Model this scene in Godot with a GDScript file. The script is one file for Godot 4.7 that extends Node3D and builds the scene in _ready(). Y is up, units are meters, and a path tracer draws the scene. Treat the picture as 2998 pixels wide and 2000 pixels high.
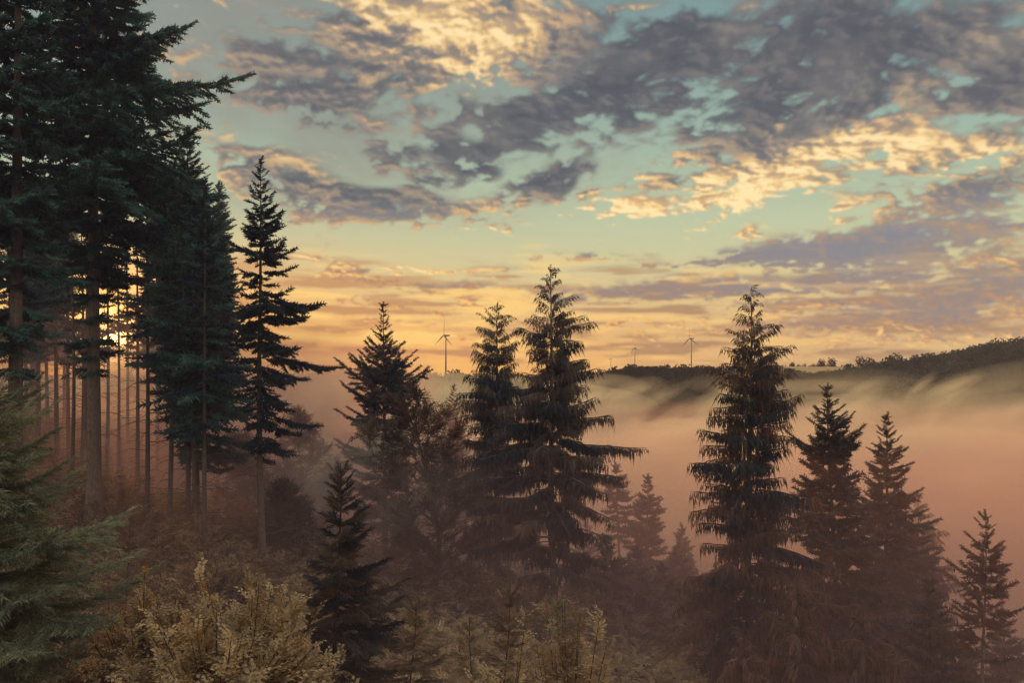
extends Node3D

func _ready() -> void:
	var cam := Camera3D.new()
	cam.name = "camera"
	cam.fov = 43.746
	cam.near = 0.1
	cam.far = 20000.0
	cam.rotation_degrees = Vector3(2.5, 0, 0)
	add_child(cam)
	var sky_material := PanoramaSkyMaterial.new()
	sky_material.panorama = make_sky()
	var world := WorldEnvironment.new()
	world.name = "world"
	var env := Environment.new()
	env.background_mode = Environment.BG_SKY
	env.sky = Sky.new()
	env.sky.sky_material = sky_material
	env.tonemap_mode = Environment.TONE_MAPPER_LINEAR
	env.tonemap_exposure = 1.52
	env.sdfgi_enabled = true
	env.ssao_enabled = true
	env.ssil_enabled = true
	env.volumetric_fog_enabled = true
	env.volumetric_fog_density = 0.0
	world.environment = env
	add_child(world)
	var sun := DirectionalLight3D.new()
	sun.name = "sun"
	sun.light_color = Color(1.0, 0.79, 0.47)
	sun.light_energy = 1.35
	sun.light_angular_distance = 0.6
	sun.shadow_enabled = true
	sun.rotation_degrees = Vector3(-7.5, 180.0 + 25.3, 0)
	add_child(sun)
	make_materials()
	make_land()
	make_field()
	make_far_things()
	make_trees()
	make_mist()

# ---------------------------------------------------------------- sky
# banks of cloud: [azimuth, elevation, half width, half height (degrees), tilt, weight, lit]
const CLOUDS := [
	[-4.6, 22.4, 5.57, 2.34, 0, 1.00, 0.95], [-8.7, 24.0, 3.52, 1.17, -20, 0.70, 0.60], [0.1, 22.6, 1.47, 1.76, 0, 0.70, 0.80], [-1.6, 23.6, 1.76, 1.32, 0, 0.50, -0.10], [-6.4, 21.4, 1.76, 0.88, 0, 0.50, 1.00], [-21.2, 22.2, 0.88, 0.26, -20, 0.55, 0.80],
	[-16.7, 22.6, 0.59, 0.26, 10, 0.40, 0.70], [-18.8, 23.1, 0.64, 0.21, -15, 0.55, 0.80], [7.9, 24.1, 1.76, 0.18, 0, 0.60, 0.80], [15.9, 23.2, 0.29, 0.23, 0, 0.50, 0.60], [-11.0, 21.2, 4.98, 2.64, 0, 0.85, -0.35], [-16.6, 19.7, 6.15, 2.05, 0, 0.62, -0.22],
	[-13.8, 18.5, 4.10, 1.32, 0, 0.55, -0.30], [-7.2, 19.8, 3.52, 1.76, 0, 0.60, -0.30], [3.4, 22.0, 2.34, 2.49, 60, 0.60, -0.15], [1.8, 20.7, 2.05, 1.76, 0, 0.45, -0.20], [-19.8, 17.6, 2.34, 1.17, 0, 0.20, -0.10], [8.1, 19.9, 3.81, 3.52, 40, 1.00, -0.90],
	[5.5, 18.3, 2.64, 1.76, 30, 0.60, -0.70], [15.3, 21.5, 4.69, 1.90, 10, 0.80, -0.80], [22.0, 20.7, 4.39, 2.49, 0, 0.95, -0.85], [17.4, 18.2, 4.69, 1.32, 20, 0.80, -0.80], [23.2, 18.3, 4.10, 1.47, 20, 0.70, -0.75], [13.0, 19.3, 2.34, 1.17, 20, 0.50, -0.60],
	[20.6, 17.1, 4.98, 1.03, 15, 0.60, -0.45], [19.3, 16.2, 4.98, 0.82, 12, 0.60, -0.50], [11.3, 22.4, 2.34, 1.47, 40, 0.60, -0.60], [13.5, 16.3, 1.76, 0.73, 20, 0.40, -0.60], [30.1, 19.1, 2.93, 3.52, 60, 0.60, -0.45], [31.1, 17.2, 2.64, 1.61, 20, 0.60, -0.60],
	[27.6, 20.6, 2.34, 1.17, 0, 0.30, -0.40], [29.4, 17.1, 2.34, 1.17, 20, 0.50, -0.40], [1.8, 17.8, 2.05, 0.82, 10, 0.75, -0.85], [-1.1, 17.2, 1.76, 0.94, 0, 0.70, -0.80], [1.2, 16.3, 2.05, 1.17, 20, 0.80, -0.85], [-1.4, 15.3, 1.76, 0.94, 30, 0.75, -0.85],
	[-4.4, 15.7, 1.17, 0.70, 0, 0.70, -0.75], [-3.4, 17.7, 1.00, 0.76, 30, 0.65, -0.70], [-5.9, 17.2, 1.00, 0.53, 0, 0.50, -0.50], [-7.7, 14.8, 1.41, 0.53, 0, 0.60, -0.60], [-9.0, 13.9, 1.17, 0.53, 0, 0.55, -0.55], [-12.5, 17.0, 1.17, 0.53, 0, 0.45, -0.45],
	[-9.5, 16.4, 2.05, 0.53, 0, 0.40, -0.40], [3.8, 13.5, 1.64, 1.11, 30, 0.95, -0.70], [1.8, 13.3, 1.76, 0.70, 20, 0.80, -0.60], [-3.2, 15.0, 1.00, 0.47, 0, 0.65, -0.70], [-2.0, 14.0, 1.05, 0.47, 0, 0.60, -0.65], [5.9, 13.9, 0.70, 0.53, 0, 0.65, -0.65],
	[-5.2, 13.1, 2.34, 0.64, 5, 0.65, -0.50], [-11.5, 11.9, 4.39, 0.76, -8, 0.90, -0.20], [-15.2, 12.6, 3.22, 0.88, -22, 0.80, -0.10], [-7.1, 11.7, 2.64, 0.70, 0, 0.75, -0.35], [-9.6, 11.4, 3.22, 0.64, 0, 0.85, -0.15], [-2.6, 11.6, 3.22, 0.64, 5, 0.65, 0.05],
	[1.7, 12.3, 1.76, 0.59, 20, 0.70, 0.30], [3.4, 12.8, 1.17, 0.53, 20, 0.50, 0.35], [5.5, 12.2, 1.17, 0.35, 15, 0.60, 0.35], [0.6, 10.3, 1.76, 0.29, 5, 0.40, 0.60], [-1.3, 10.8, 2.34, 0.35, 0, 0.40, 0.15], [-16.3, 13.6, 4.69, 1.17, -15, 0.75, -0.12],
	[-13.8, 18.0, 3.52, 1.00, 0, 0.55, -0.25], [-11.5, 10.4, 2.64, 0.35, -5, 0.50, 0.00], [-18.2, 13.0, 2.34, 1.17, 0, 0.35, 0.05], [-6.3, 14.9, 5.27, 1.47, 0, 0.45, -0.40], [18.3, 16.6, 0.70, 0.29, 35, 0.95, 1.00], [17.6, 15.2, 5.27, 0.88, 17, 0.85, -0.30],
	[18.3, 14.2, 5.57, 0.70, 14, 0.80, 0.65], [18.9, 13.3, 4.39, 0.70, 18, 0.85, 0.90], [16.3, 11.9, 2.49, 0.64, 15, 1.00, 1.00], [12.9, 12.7, 1.00, 0.64, 20, 0.75, 0.85], [19.8, 11.8, 1.47, 0.41, 15, 0.60, 0.60], [21.3, 10.5, 0.70, 0.26, 0, 0.75, 0.80],
	[25.4, 14.4, 1.23, 0.64, 0, 0.95, 1.00], [28.7, 13.4, 3.52, 0.76, -8, 0.80, 0.80], [23.1, 13.0, 3.81, 0.53, 10, 0.70, 0.60], [25.4, 12.6, 2.34, 0.41, 15, 0.60, -0.20], [29.2, 11.1, 4.39, 1.29, 20, 0.80, -0.25], [25.9, 10.7, 3.81, 0.94, 0, 0.70, 0.10],
	[8.2, 11.4, 2.23, 0.53, 0, 0.90, 1.00], [12.1, 11.6, 1.76, 0.26, 0, 0.70, 0.80], [5.7, 12.2, 1.17, 0.41, 20, 0.70, 0.35], [9.8, 12.7, 1.76, 0.32, 12, 0.60, 0.30], [15.7, 9.6, 1.35, 0.53, 0, 0.55, 0.60], [26.4, 17.2, 1.76, 0.70, 20, 0.50, 0.20],
	[27.1, 15.7, 2.93, 0.47, 15, 0.60, 0.05], [30.8, 15.8, 1.76, 0.53, 0, 0.50, 0.20], [11.6, 14.1, 1.47, 0.47, 20, 0.80, 0.70], [13.5, 14.4, 1.76, 0.47, 17, 0.60, 0.10], [11.5, 11.1, 2.64, 0.29, 0, 0.35, 0.50], [15.2, 13.2, 2.64, 0.64, 10, 0.50, 0.50],
	[30.2, 14.3, 2.64, 0.59, 0, 0.40, 0.10], [22.6, 14.4, 2.05, 0.64, 20, 0.70, 0.40], [19.1, 8.1, 4.98, 0.76, 3, 0.95, -0.75], [15.1, 7.8, 3.22, 0.47, 0, 0.75, -0.35], [25.0, 8.2, 4.10, 1.17, 5, 0.75, -0.50], [29.6, 8.4, 2.93, 0.76, 10, 0.60, -0.30],
	[30.3, 7.1, 1.76, 0.53, 10, 0.55, 0.50], [5.1, 8.1, 3.22, 0.23, 0, 0.70, -0.25], [8.9, 7.7, 1.47, 0.18, 0, 0.50, -0.20], [8.6, 8.5, 1.17, 0.21, 0, 0.40, -0.10], [21.7, 8.8, 2.64, 0.47, 0, 0.60, -0.50], [8.0, 5.9, 4.98, 0.53, 0, 1.00, -0.60],
	[15.6, 6.1, 4.69, 0.41, 0, 0.75, -0.45], [21.7, 6.2, 5.86, 0.94, 6, 0.75, -0.50], [26.6, 4.7, 6.45, 1.17, 5, 0.75, -0.30], [29.8, 5.8, 3.52, 1.05, 5, 0.65, -0.30], [11.2, 6.6, 3.81, 0.26, 0, 0.50, -0.50], [-6.3, 6.3, 6.15, 0.32, -2, 0.95, -0.15],
	[-10.9, 7.0, 3.22, 0.32, -14, 0.75, 0.15], [-1.3, 7.2, 2.93, 0.23, 0, 0.60, 0.10], [-8.0, 4.9, 4.39, 0.21, -4, 0.70, 0.10], [-1.3, 5.3, 3.52, 0.32, 0, 0.65, 0.15], [-8.6, 3.7, 3.81, 0.29, -3, 0.65, 0.10], [-3.7, 2.8, 3.52, 0.21, 0, 0.50, 0.20],
	[-6.0, 7.5, 2.05, 0.26, 0, 0.50, 0.90], [-12.0, 7.6, 1.76, 0.23, -14, 0.50, 0.80], [-9.2, 6.6, 2.64, 0.18, -6, 0.50, 0.90], [15.1, 4.2, 4.39, 0.35, 3, 0.55, 0.20], [22.9, 3.6, 7.33, 0.47, 3, 0.60, -0.05], [26.5, 2.5, 7.33, 0.47, 2, 0.60, 0.00],
	[7.4, 3.6, 2.64, 0.23, 3, 0.60, 0.10], [13.4, 3.1, 4.39, 0.29, 2, 0.50, 0.20], [28.9, 3.8, 4.69, 0.53, 3, 0.60, -0.05], [20.4, 4.7, 2.93, 0.23, 3, 0.50, 0.60], [24.4, 3.0, 2.64, 0.15, 3, 0.50, 0.70], [22.4, 4.6, 2.34, 0.26, -3, 0.50, -0.20],
	[-12.5, 8.8, 0.47, 0.76, 0, 0.40, 0.05]
]
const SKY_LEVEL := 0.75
const SUN_AZ := -25.3
const SUN_EL := 2.3

var cloud_noise := FastNoiseLite.new()
var streak_noise := FastNoiseLite.new()
var broad_noise := FastNoiseLite.new()
var puff_noise := FastNoiseLite.new()
var wisp_noise := FastNoiseLite.new()

func srgb(r: float, g: float, b: float) -> Vector3:
	var c := Color(r / 255.0, g / 255.0, b / 255.0).srgb_to_linear()
	return Vector3(c.r, c.g, c.b)

var clear_stops := []
var dark_ramp := []
var warm_ramp := []

func ramp(stops: Array, x: float) -> Vector3:
	if x <= stops[0][0]:
		return stops[0][1]
	for i in range(1, stops.size()):
		if x < stops[i][0]:
			var k: float = clampf((x - stops[i - 1][0]) / (stops[i][0] - stops[i - 1][0]), 0.0, 1.0)
			return (stops[i - 1][1] as Vector3).lerp(stops[i][1], k)
	return stops[-1][1]

func sky_at(az: float, el: float) -> Vector3:
	var dz := absf(wrapf(az - SUN_AZ, -180.0, 180.0))
	var up := maxf(el, 0.0)
	var col := ramp(clear_stops, up)
	col = col.lerp(srgb(186, 164, 130), clampf((dz - 22.0) / 45.0, 0.0, 0.75) * (1.0 - smoothstep(2.0, 8.0, up)))
	# bluer and darker away from the sun, higher up
	var away := clampf(dz / 60.0, 0.0, 1.0) * smoothstep(4.0, 20.0, up)
	col = col.lerp(col * Vector3(0.72, 0.9, 1.0), away)
	# the anti-solar low sky is a dull rose
	var back := smoothstep(50.0, 140.0, dz) * (1.0 - smoothstep(6.0, 25.0, up))
	col = col.lerp(srgb(214, 186, 170), back)
	# warm air round the sun
	var w := exp(-pow(dz / 20.0, 2.0) - pow((el - SUN_EL) / 5.8, 2.0))
	col = col.lerp(srgb(255, 183, 96), w * 0.7)
	w = exp(-pow(dz / 6.0, 2.0) - pow((el - SUN_EL) / 4.5, 2.0))
	col += srgb(255, 156, 66) * w * 1.15
	w = exp(-(dz * dz + (el - SUN_EL) * (el - SUN_EL)) / 1.5)
	col += srgb(255, 205, 130) * w * 7.0
	var a := deg_to_rad(az)
	var e := deg_to_rad(el)
	var sy := sin(e)
	var q := Vector2(sin(a), -cos(a)) * cos(e) / (maxf(sy, 0.0) + 0.25)
	var wx := broad_noise.get_noise_2d(q.x * 160.0, q.y * 160.0)
	var wy := broad_noise.get_noise_2d(q.x * 160.0 + 300.0, q.y * 160.0)
	var p := q * 100.0 + Vector2(wx, wy) * 4.0
	var n := cloud_noise.get_noise_2dv(p)
	n += 0.75 * puff_noise.get_noise_2dv(p)
	var lit := n - 0.75 * puff_noise.get_noise_2dv(p + Vector2(-0.5, -1.0)) - cloud_noise.get_noise_2dv(p + Vector2(-0.9, -1.9))
	var cover := 0.0
	var ls := 0.0
	var inside := (1.0 - smoothstep(30.0, 40.0, absf(az))) * (1.0 - smoothstep(23.0, 32.0, el))
	var wa := az + wx * 1.5 + n * 1.6
	var we := el + wy * 0.6 + n * 0.5
	if inside > 0.0:
		for b in CLOUDS:
			var dx: float = wa - b[0]
			var dy: float = we - b[1]
			var r: float = b[2] * 2.6
			if absf(dx) > r or absf(dy) > r:
				continue
			if b[4] != 0:
				var c := cos(deg_to_rad(b[4]))
				var s := sin(deg_to_rad(b[4]))
				var t := dx * c + dy * s
				dy = dy * c - dx * s
				dx = t
			var g: float = b[5] * exp(-pow(dx / b[2], 2.0) * 0.9 - pow(dy / b[3], 2.0) * 0.9)
			cover += g
			ls += g * b[6]
	var lightness := ls / (cover + 0.06)
	cover = minf(cover, 1.25) * inside
	if inside < 1.0:
		var o := 1.0 - inside
		cover += o * clampf(0.62 + 1.5 * broad_noise.get_noise_2d(q.x * 60.0 + 77.0, q.y * 60.0), 0.0, 1.0)
		lightness = lerpf(lightness, -0.35 + 0.75 * smoothstep(50.0, 130.0, dz) * smoothstep(14.0, 30.0, el) + 0.5 * smoothstep(26.0, 45.0, el) + 1.6 * broad_noise.get_noise_2d(q.x * 90.0 - 50.0, q.y * 90.0), o)  # unseen cloud overhead and behind is paled to add fill light
	var dens := cover * 1.2 + n * 1.35 * (0.3 + minf(cover, 0.6)) - 0.22
	var alpha := smoothstep(-0.08, lerpf(0.78, 0.5, smoothstep(0.0, 0.8, lightness)), dens) * 0.96
	var tone := lightness + clampf(lit * 1.5, -0.4, 0.5) * (0.45 + 0.55 * smoothstep(-0.5, 0.3, lightness)) - 0.22 * clampf(dens - 0.55, 0.0, 1.0) * (1.0 if lightness < 0.3 else -0.4)
	tone += (n - 0.1) * 0.5 * (1.0 - 0.6 * smoothstep(0.3, 0.9, lightness)) + 0.35 * wisp_noise.get_noise_2d(az * 4.0, el * 14.0)
	var low := 1.0 - smoothstep(3.0, 13.0, up)
	low *= 1.0 - 0.55 * smoothstep(20.0, 55.0, dz)
	var cc := ramp(dark_ramp, tone).lerp(ramp(warm_ramp, tone), low)
	var m := (cc.x + cc.y + cc.z) / 3.0
	if m < 0.26:  # dark cloud low down is lifted to a paler tone
		cc *= lerpf(1.0, (0.195 + 0.25 * m) / m, 1.0 - smoothstep(9.5, 12.5, up))
	col = col.lerp(cc, alpha)
	# long thin streaks close to the horizon
	if el < 14.0:
		var env := smoothstep(0.3, 1.6, up) * (1.0 - smoothstep(6.0, 8.6, up + wy * 2.0))
		var s1 := 1.25 * streak_noise.get_noise_2d(az * 2.2 + wx * 6.0, el * 26.0 + az * 0.5) + 0.5 * wisp_noise.get_noise_2d(az * 7.0, el * 60.0)
		var k := smoothstep(0.02, 0.42, s1) * env
		col = col.lerp(ramp(warm_ramp, -0.25 + 0.5 * clampf(1.0 - dz / 40.0, 0.0, 1.0)), k * 0.75 * (1.0 - 0.85 * alpha))
		var k2 := smoothstep(0.1, 0.5, -s1) * env * clampf(1.2 - dz / 55.0, 0.0, 1.0)
		col = col.lerp(srgb(255, 206, 120), k2 * 0.85)
	# faint high veil
	var grey := smoothstep(8.0, 15.0, up) * exp(-pow((az + 13.0) / 13.0, 2.0)) * clampf(0.62 + 0.8 * wisp_noise.get_noise_2d(p.x * 0.8, p.y * 0.5) + 0.4 * wx, 0.0, 0.85)
	col = col.lerp(srgb(136, 134, 126), grey * (1.0 - alpha))
	var veil := smoothstep(0.0, 0.6, wisp_noise.get_noise_2d(p.x * 1.7, p.y * 0.9) + 0.1) * smoothstep(8.0, 16.0, up) * 0.16
	col = col.lerp(srgb(150, 145, 135), veil)
	# the dome overhead and opposite the sun is brightened as added fill for the foreground
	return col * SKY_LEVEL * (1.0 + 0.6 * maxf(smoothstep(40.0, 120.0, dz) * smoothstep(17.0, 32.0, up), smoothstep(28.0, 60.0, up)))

func make_sky() -> ImageTexture:
	clear_stops = [[0.0, srgb(236, 172, 98)], [2.5, srgb(230, 176, 108)], [5.0, srgb(216, 186, 130)], [7.5, srgb(202, 194, 148)], [10.0, srgb(190, 195, 158)], [13.0, srgb(174, 188, 160)], [17.0, srgb(154, 174, 157)], [21.0, srgb(134, 158, 150)], [26.0, srgb(118, 146, 146)], [45.0, srgb(128, 160, 164)], [90.0, srgb(122, 154, 164)]]
	dark_ramp = [[-1.5, srgb(56, 66, 80)], [-0.85, srgb(74, 82, 94)], [-0.4, srgb(106, 106, 108)], [0.1, srgb(160, 142, 122)], [0.45, srgb(206, 170, 124)], [0.8, srgb(240, 204, 142)], [1.2, srgb(255, 226, 168)]]
	warm_ramp = [[-1.5, srgb(100, 90, 86)], [-0.85, srgb(116, 101, 92)], [-0.35, srgb(142, 113, 94)], [0.1, srgb(188, 132, 90)], [0.45, srgb(232, 164, 92)], [0.8, srgb(252, 196, 110)], [1.2, srgb(255, 220, 146)]]
	for s in [[cloud_noise, 0.07, 6, 3, 0.55], [streak_noise, 0.03, 4, 5, 0.5], [broad_noise, 0.012, 3, 7, 0.5], [wisp_noise, 0.03, 4, 11, 0.5], [puff_noise, 0.17, 4, 13, 0.5]]:
		var f: FastNoiseLite = s[0]
		f.noise_type = FastNoiseLite.TYPE_SIMPLEX_SMOOTH
		f.frequency = s[1]
		f.fractal_type = FastNoiseLite.FRACTAL_FBM
		f.fractal_octaves = s[2]
		f.seed = s[3]
		f.fractal_gain = s[4]
	var w := 512
	var im := Image.create_empty(w, w / 2, false, Image.FORMAT_RGBF)
	for y in w / 2:
		var el := 90.0 - (y + 0.5) * 360.0 / w
		for x in w:
			var az := (x + 0.5) * 360.0 / w - 180.0
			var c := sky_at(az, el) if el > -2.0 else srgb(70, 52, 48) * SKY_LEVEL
			im.set_pixel(x, y, Color(c.x, c.y, c.z))
	im.resize(4096, 2048, Image.INTERPOLATE_CUBIC)
	var fine := Image.create_empty(900, 336, false, Image.FORMAT_RGBF)
	var x0 := 2048 - 450
	var y0 := 1024 - 316
	for y in 336:
		var el := 90.0 - (y0 + y + 0.5) * 180.0 / 2048.0
		for x in 900:
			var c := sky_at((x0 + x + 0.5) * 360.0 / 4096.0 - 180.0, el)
			fine.set_pixel(x, y, Color(c.x, c.y, c.z))
	im.blit_rect(fine, Rect2i(0, 0, 900, 336), Vector2i(x0, y0))
	var turned := Image.create_empty(4096, 2048, false, Image.FORMAT_RGBF)  # a panorama begins straight ahead
	turned.blit_rect(im, Rect2i(2048, 0, 2048, 2048), Vector2i(0, 0))
	turned.blit_rect(im, Rect2i(0, 0, 2048, 2048), Vector2i(2048, 0))
	return ImageTexture.create_from_image(turned)

# ---------------------------------------------------------------- mesh helpers
class Geo:
	var v := PackedVector3Array()
	var n := PackedVector3Array()

	func tri(a: Vector3, b: Vector3, c: Vector3) -> void:
		var m := (c - a).cross(b - a).normalized()
		v.append_array(PackedVector3Array([a, b, c]))
		n.append_array(PackedVector3Array([m, m, m]))

	func quad(a: Vector3, b: Vector3, c: Vector3, d: Vector3) -> void:
		tri(a, b, c)
		tri(a, c, d)

	# a round tube through points with radii, smooth normals, capped at its far end
	func tube(points: Array, radii: Array, sides: int) -> void:
		var rings := []
		for i in points.size():
			var f: Vector3 = (points[mini(i + 1, points.size() - 1)] - points[maxi(i - 1, 0)]).normalized()
			var s := f.cross(Vector3(0.13, 0.21, 0.97) if absf(f.y) > 0.7 else Vector3.UP).normalized()
			var u := s.cross(f)
			var ring := []
			for k in sides:
				var a := TAU * k / sides
				ring.append(s * cos(a) + u * sin(a))
			rings.append(ring)
		for i in points.size() - 1:
			for k in sides:
				var l := (k + 1) % sides
				var p0: Vector3 = points[i]
				var p1: Vector3 = points[i + 1]
				var a: Vector3 = rings[i][k]
				var b: Vector3 = rings[i][l]
				var c: Vector3 = rings[i + 1][l]
				var d: Vector3 = rings[i + 1][k]
				var r0: float = radii[i]
				var r1: float = radii[i + 1]
				v.append_array(PackedVector3Array([p0 + a * r0, p1 + c * r1, p1 + d * r1, p0 + a * r0, p0 + b * r0, p1 + c * r1]))
				n.append_array(PackedVector3Array([a, c, d, a, b, c]))

	# a slim spindle: the look of a needled shoot
	func shoot(a: Vector3, b: Vector3, wide: float, turn: float) -> void:
		var f := (b - a)
		var s := f.cross(Vector3(0.3, 0.2, 0.9)).normalized()
		var u := s.cross(f).normalized()
		var m := a + f * 0.38
		var ring := []
		for k in 3:
			var t := turn + TAU * k / 3.0
			ring.append(m + (s * cos(t) + u * sin(t)) * wide)
		for k in 3:
			tri(a, ring[(k + 1) % 3], ring[k])
			tri(b, ring[k], ring[(k + 1) % 3])

	# a shoot with a thin stem and separate needles
	func needled(a: Vector3, b: Vector3, long: float, count: int, rng: RandomNumberGenerator) -> void:
		var f := b - a
		var d := f.normalized()
		var s := d.cross(Vector3(0.3, 0.2, 0.9)).normalized()
		var u := s.cross(d).normalized()
		shoot(a, b, long * 0.3, rng.randf() * 3.0)
		for i in count:
			var k := (i + 0.5) / count
			var t := i * 2.4 + rng.randf() * 0.5
			var o := s * cos(t) + u * sin(t)
			var p := a + f * k
			var w := d.cross(o) * long * 0.13
			var tip := p + (o * 0.8 + d * 0.75) * long * (1.0 - 0.45 * k * k) * rng.randf_range(0.8, 1.15)
			tri(p - w, tip, p + w)

	# a pointed leaf folded along its midrib
	func leaf(base: Vector3, along: Vector3, across: Vector3, up: Vector3, long: float, wide: float) -> void:
		var tip := base + along * long - up * long * 0.12
		var m := base + along * long * 0.45
		var l := m - across * wide * 0.5 + up * wide * 0.16
		var r := m + across * wide * 0.5 + up * wide * 0.16
		tri(base, l, m)
		tri(l, tip, m)
		tri(base, m, r)
		tri(m, tip, r)

	func mesh(material: Material) -> ArrayMesh:
		var arrays := []
		arrays.resize(Mesh.ARRAY_MAX)
		arrays[Mesh.ARRAY_VERTEX] = v
		arrays[Mesh.ARRAY_NORMAL] = n
		var m := ArrayMesh.new()
		m.add_surface_from_arrays(Mesh.PRIMITIVE_TRIANGLES, arrays)
		m.surface_set_material(0, material)
		return m

func tag(o: Node, label: String, category := "", group := "", kind := "") -> Node:
	if label:
		o.set_meta("label", label)
	if category:
		o.set_meta("category", category)
	if group:
		o.set_meta("group", group)
	if kind:
		o.set_meta("kind", kind)
	return o

var taken := {}
func numbered(called: String) -> String:
	taken[called] = taken.get(called, -1) + 1
	return called if taken[called] == 0 else "%s_%03d" % [called, taken[called]]

func thing(called: String, at: Vector3, label: String, category: String, group := "") -> Node3D:
	var o := Node3D.new()
	o.name = numbered(called)
	o.position = at
	add_child(o)
	tag(o, label, category, group)
	return o

func part(called: String, mesh: Mesh, parent: Node) -> MeshInstance3D:
	var o := MeshInstance3D.new()
	o.name = called
	o.mesh = mesh
	parent.add_child(o, true)
	return o

func scatter(called: String, mesh: Mesh, places: Array, tints: Array, parent: Node) -> MultiMeshInstance3D:
	var mm := MultiMesh.new()
	mm.transform_format = MultiMesh.TRANSFORM_3D
	mm.use_colors = true
	mm.mesh = mesh
	mm.instance_count = places.size()
	for i in places.size():
		mm.set_instance_transform(i, places[i])
		mm.set_instance_color(i, tints[i])
	var o := MultiMeshInstance3D.new()
	o.name = called
	o.multimesh = mm
	parent.add_child(o, true)
	o.set_meta("kind", "stuff")
	return o

func noise(freq: float, octaves: int, s: int) -> FastNoiseLite:
	var f := FastNoiseLite.new()
	f.noise_type = FastNoiseLite.TYPE_SIMPLEX_SMOOTH
	f.frequency = freq
	f.fractal_octaves = octaves
	f.seed = s
	return f

func noise_texture(freq: float, octaves: int, s: int, low: Color, high: Color, stretch := 1) -> NoiseTexture2D:
	var t := NoiseTexture2D.new()
	t.width = 256
	t.height = 256 * stretch
	t.seamless = true
	t.noise = noise(freq, octaves, s)
	var g := Gradient.new()
	g.set_color(0, low)
	g.set_color(1, high)
	t.color_ramp = g
	return t

func lin(r: float, g: float, b: float) -> Color:
	return Color(r, g, b).linear_to_srgb()

# foliage: the colour comes with every copy
func foliage_material(called: String, rough: float, through: Color) -> StandardMaterial3D:
	var m := StandardMaterial3D.new()
	m.resource_name = called
	m.vertex_color_use_as_albedo = true
	m.roughness = rough
	m.metallic_specular = 0.35
	m.cull_mode = BaseMaterial3D.CULL_DISABLED
	if through.v > 0.0:
		m.backlight_enabled = true
		m.backlight = through
	return m

func bark_material(called: String, low: Color, high: Color) -> StandardMaterial3D:
	var m := StandardMaterial3D.new()
	m.resource_name = called
	m.albedo_texture = noise_texture(0.03, 4, 5, low.linear_to_srgb(), high.linear_to_srgb())
	m.uv1_triplanar = true
	m.uv1_scale = Vector3(1.7, 0.4, 1.7)
	m.roughness = 0.95
	m.heightmap_enabled = true
	m.heightmap_texture = noise_texture(0.05, 3, 9, Color.BLACK, Color.WHITE)
	m.heightmap_scale = 2.0
	return m

# ---------------------------------------------------------------- land
var lump := FastNoiseLite.new()

func bump(x: float, c: float, w: float) -> float:
	return exp(-pow((x - c) / w, 2.0))

# the height of the ground below the eye of the camera; x to the right, d straight ahead
func ground(x: float, d: float) -> float:
	var r := sqrt(x * x + d * d)
	var az := rad_to_deg(atan2(x, d))
	# the near hillside, falling to the right and away
	var h := -10.2 - 0.25 * x
	if x < -32.0:
		h += 0.14 * (x + 32.0)
	h = minf(h, 9.0)
	if x > 14.0:
		h -= 0.16 * (x - 14.0) * smoothstep(14.0, 40.0, x)
	var away := smoothstep(-45.0, 6.0, x - (d - 50.0) * 0.15)
	h -= maxf(0.0, d - 40.0) * lerpf(0.06, 0.42, away)
	h += 8.4 * exp(-pow(r / 14.0, 2.0))
	h += lump.get_noise_2d(x * 4.0, d * 4.0) * 0.9 * smoothstep(4.0, 12.0, r)
	var floor_y := -62.0 + lump.get_noise_2d(x * 0.2, d * 0.2) * 10.0
	if d < 0.0:
		floor_y = -8.0
	h = maxf(h, floor_y) if r < 300.0 else lerpf(maxf(h, floor_y), floor_y, smoothstep(300.0, 500.0, r))
	# the far side of the valley: a plateau, and a wooded hill that stands before it
	if r > 400.0 and d > 0.0:
		var top := -3.0 + 7.0 * bump(az, 9.0, 6.0) + 3.0 * smoothstep(8.0, 17.0, az) + lump.get_noise_2d(x * 0.05, d * 0.05) * 3.0
		var rim := 860.0 + lump.get_noise_2d(x * 0.1 + 50.0, 0.0) * 80.0
		var rise := smoothstep(rim - 450.0, rim + 60.0, r)
		h = lerpf(h, top, rise)
		h += smoothstep(900.0, 1750.0, r) * 21.0 * smoothstep(9.0, 16.0, az)
		var hill := bump(r, 960.0, 250.0) * (20.0 * smoothstep(22.0, 31.0, az) + 14.0 * smoothstep(30.0, 42.0, az))
		h += hill * (1.0 + 0.18 * lump.get_noise_2d(x * 0.25, d * 0.25)) + bump(r, 780.0, 240.0) * 15.0 * smoothstep(22.0, 30.0, az)
	return h

func on_ground(x: float, d: float) -> Vector3:
	return Vector3(x, ground(x, d), -d)

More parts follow.
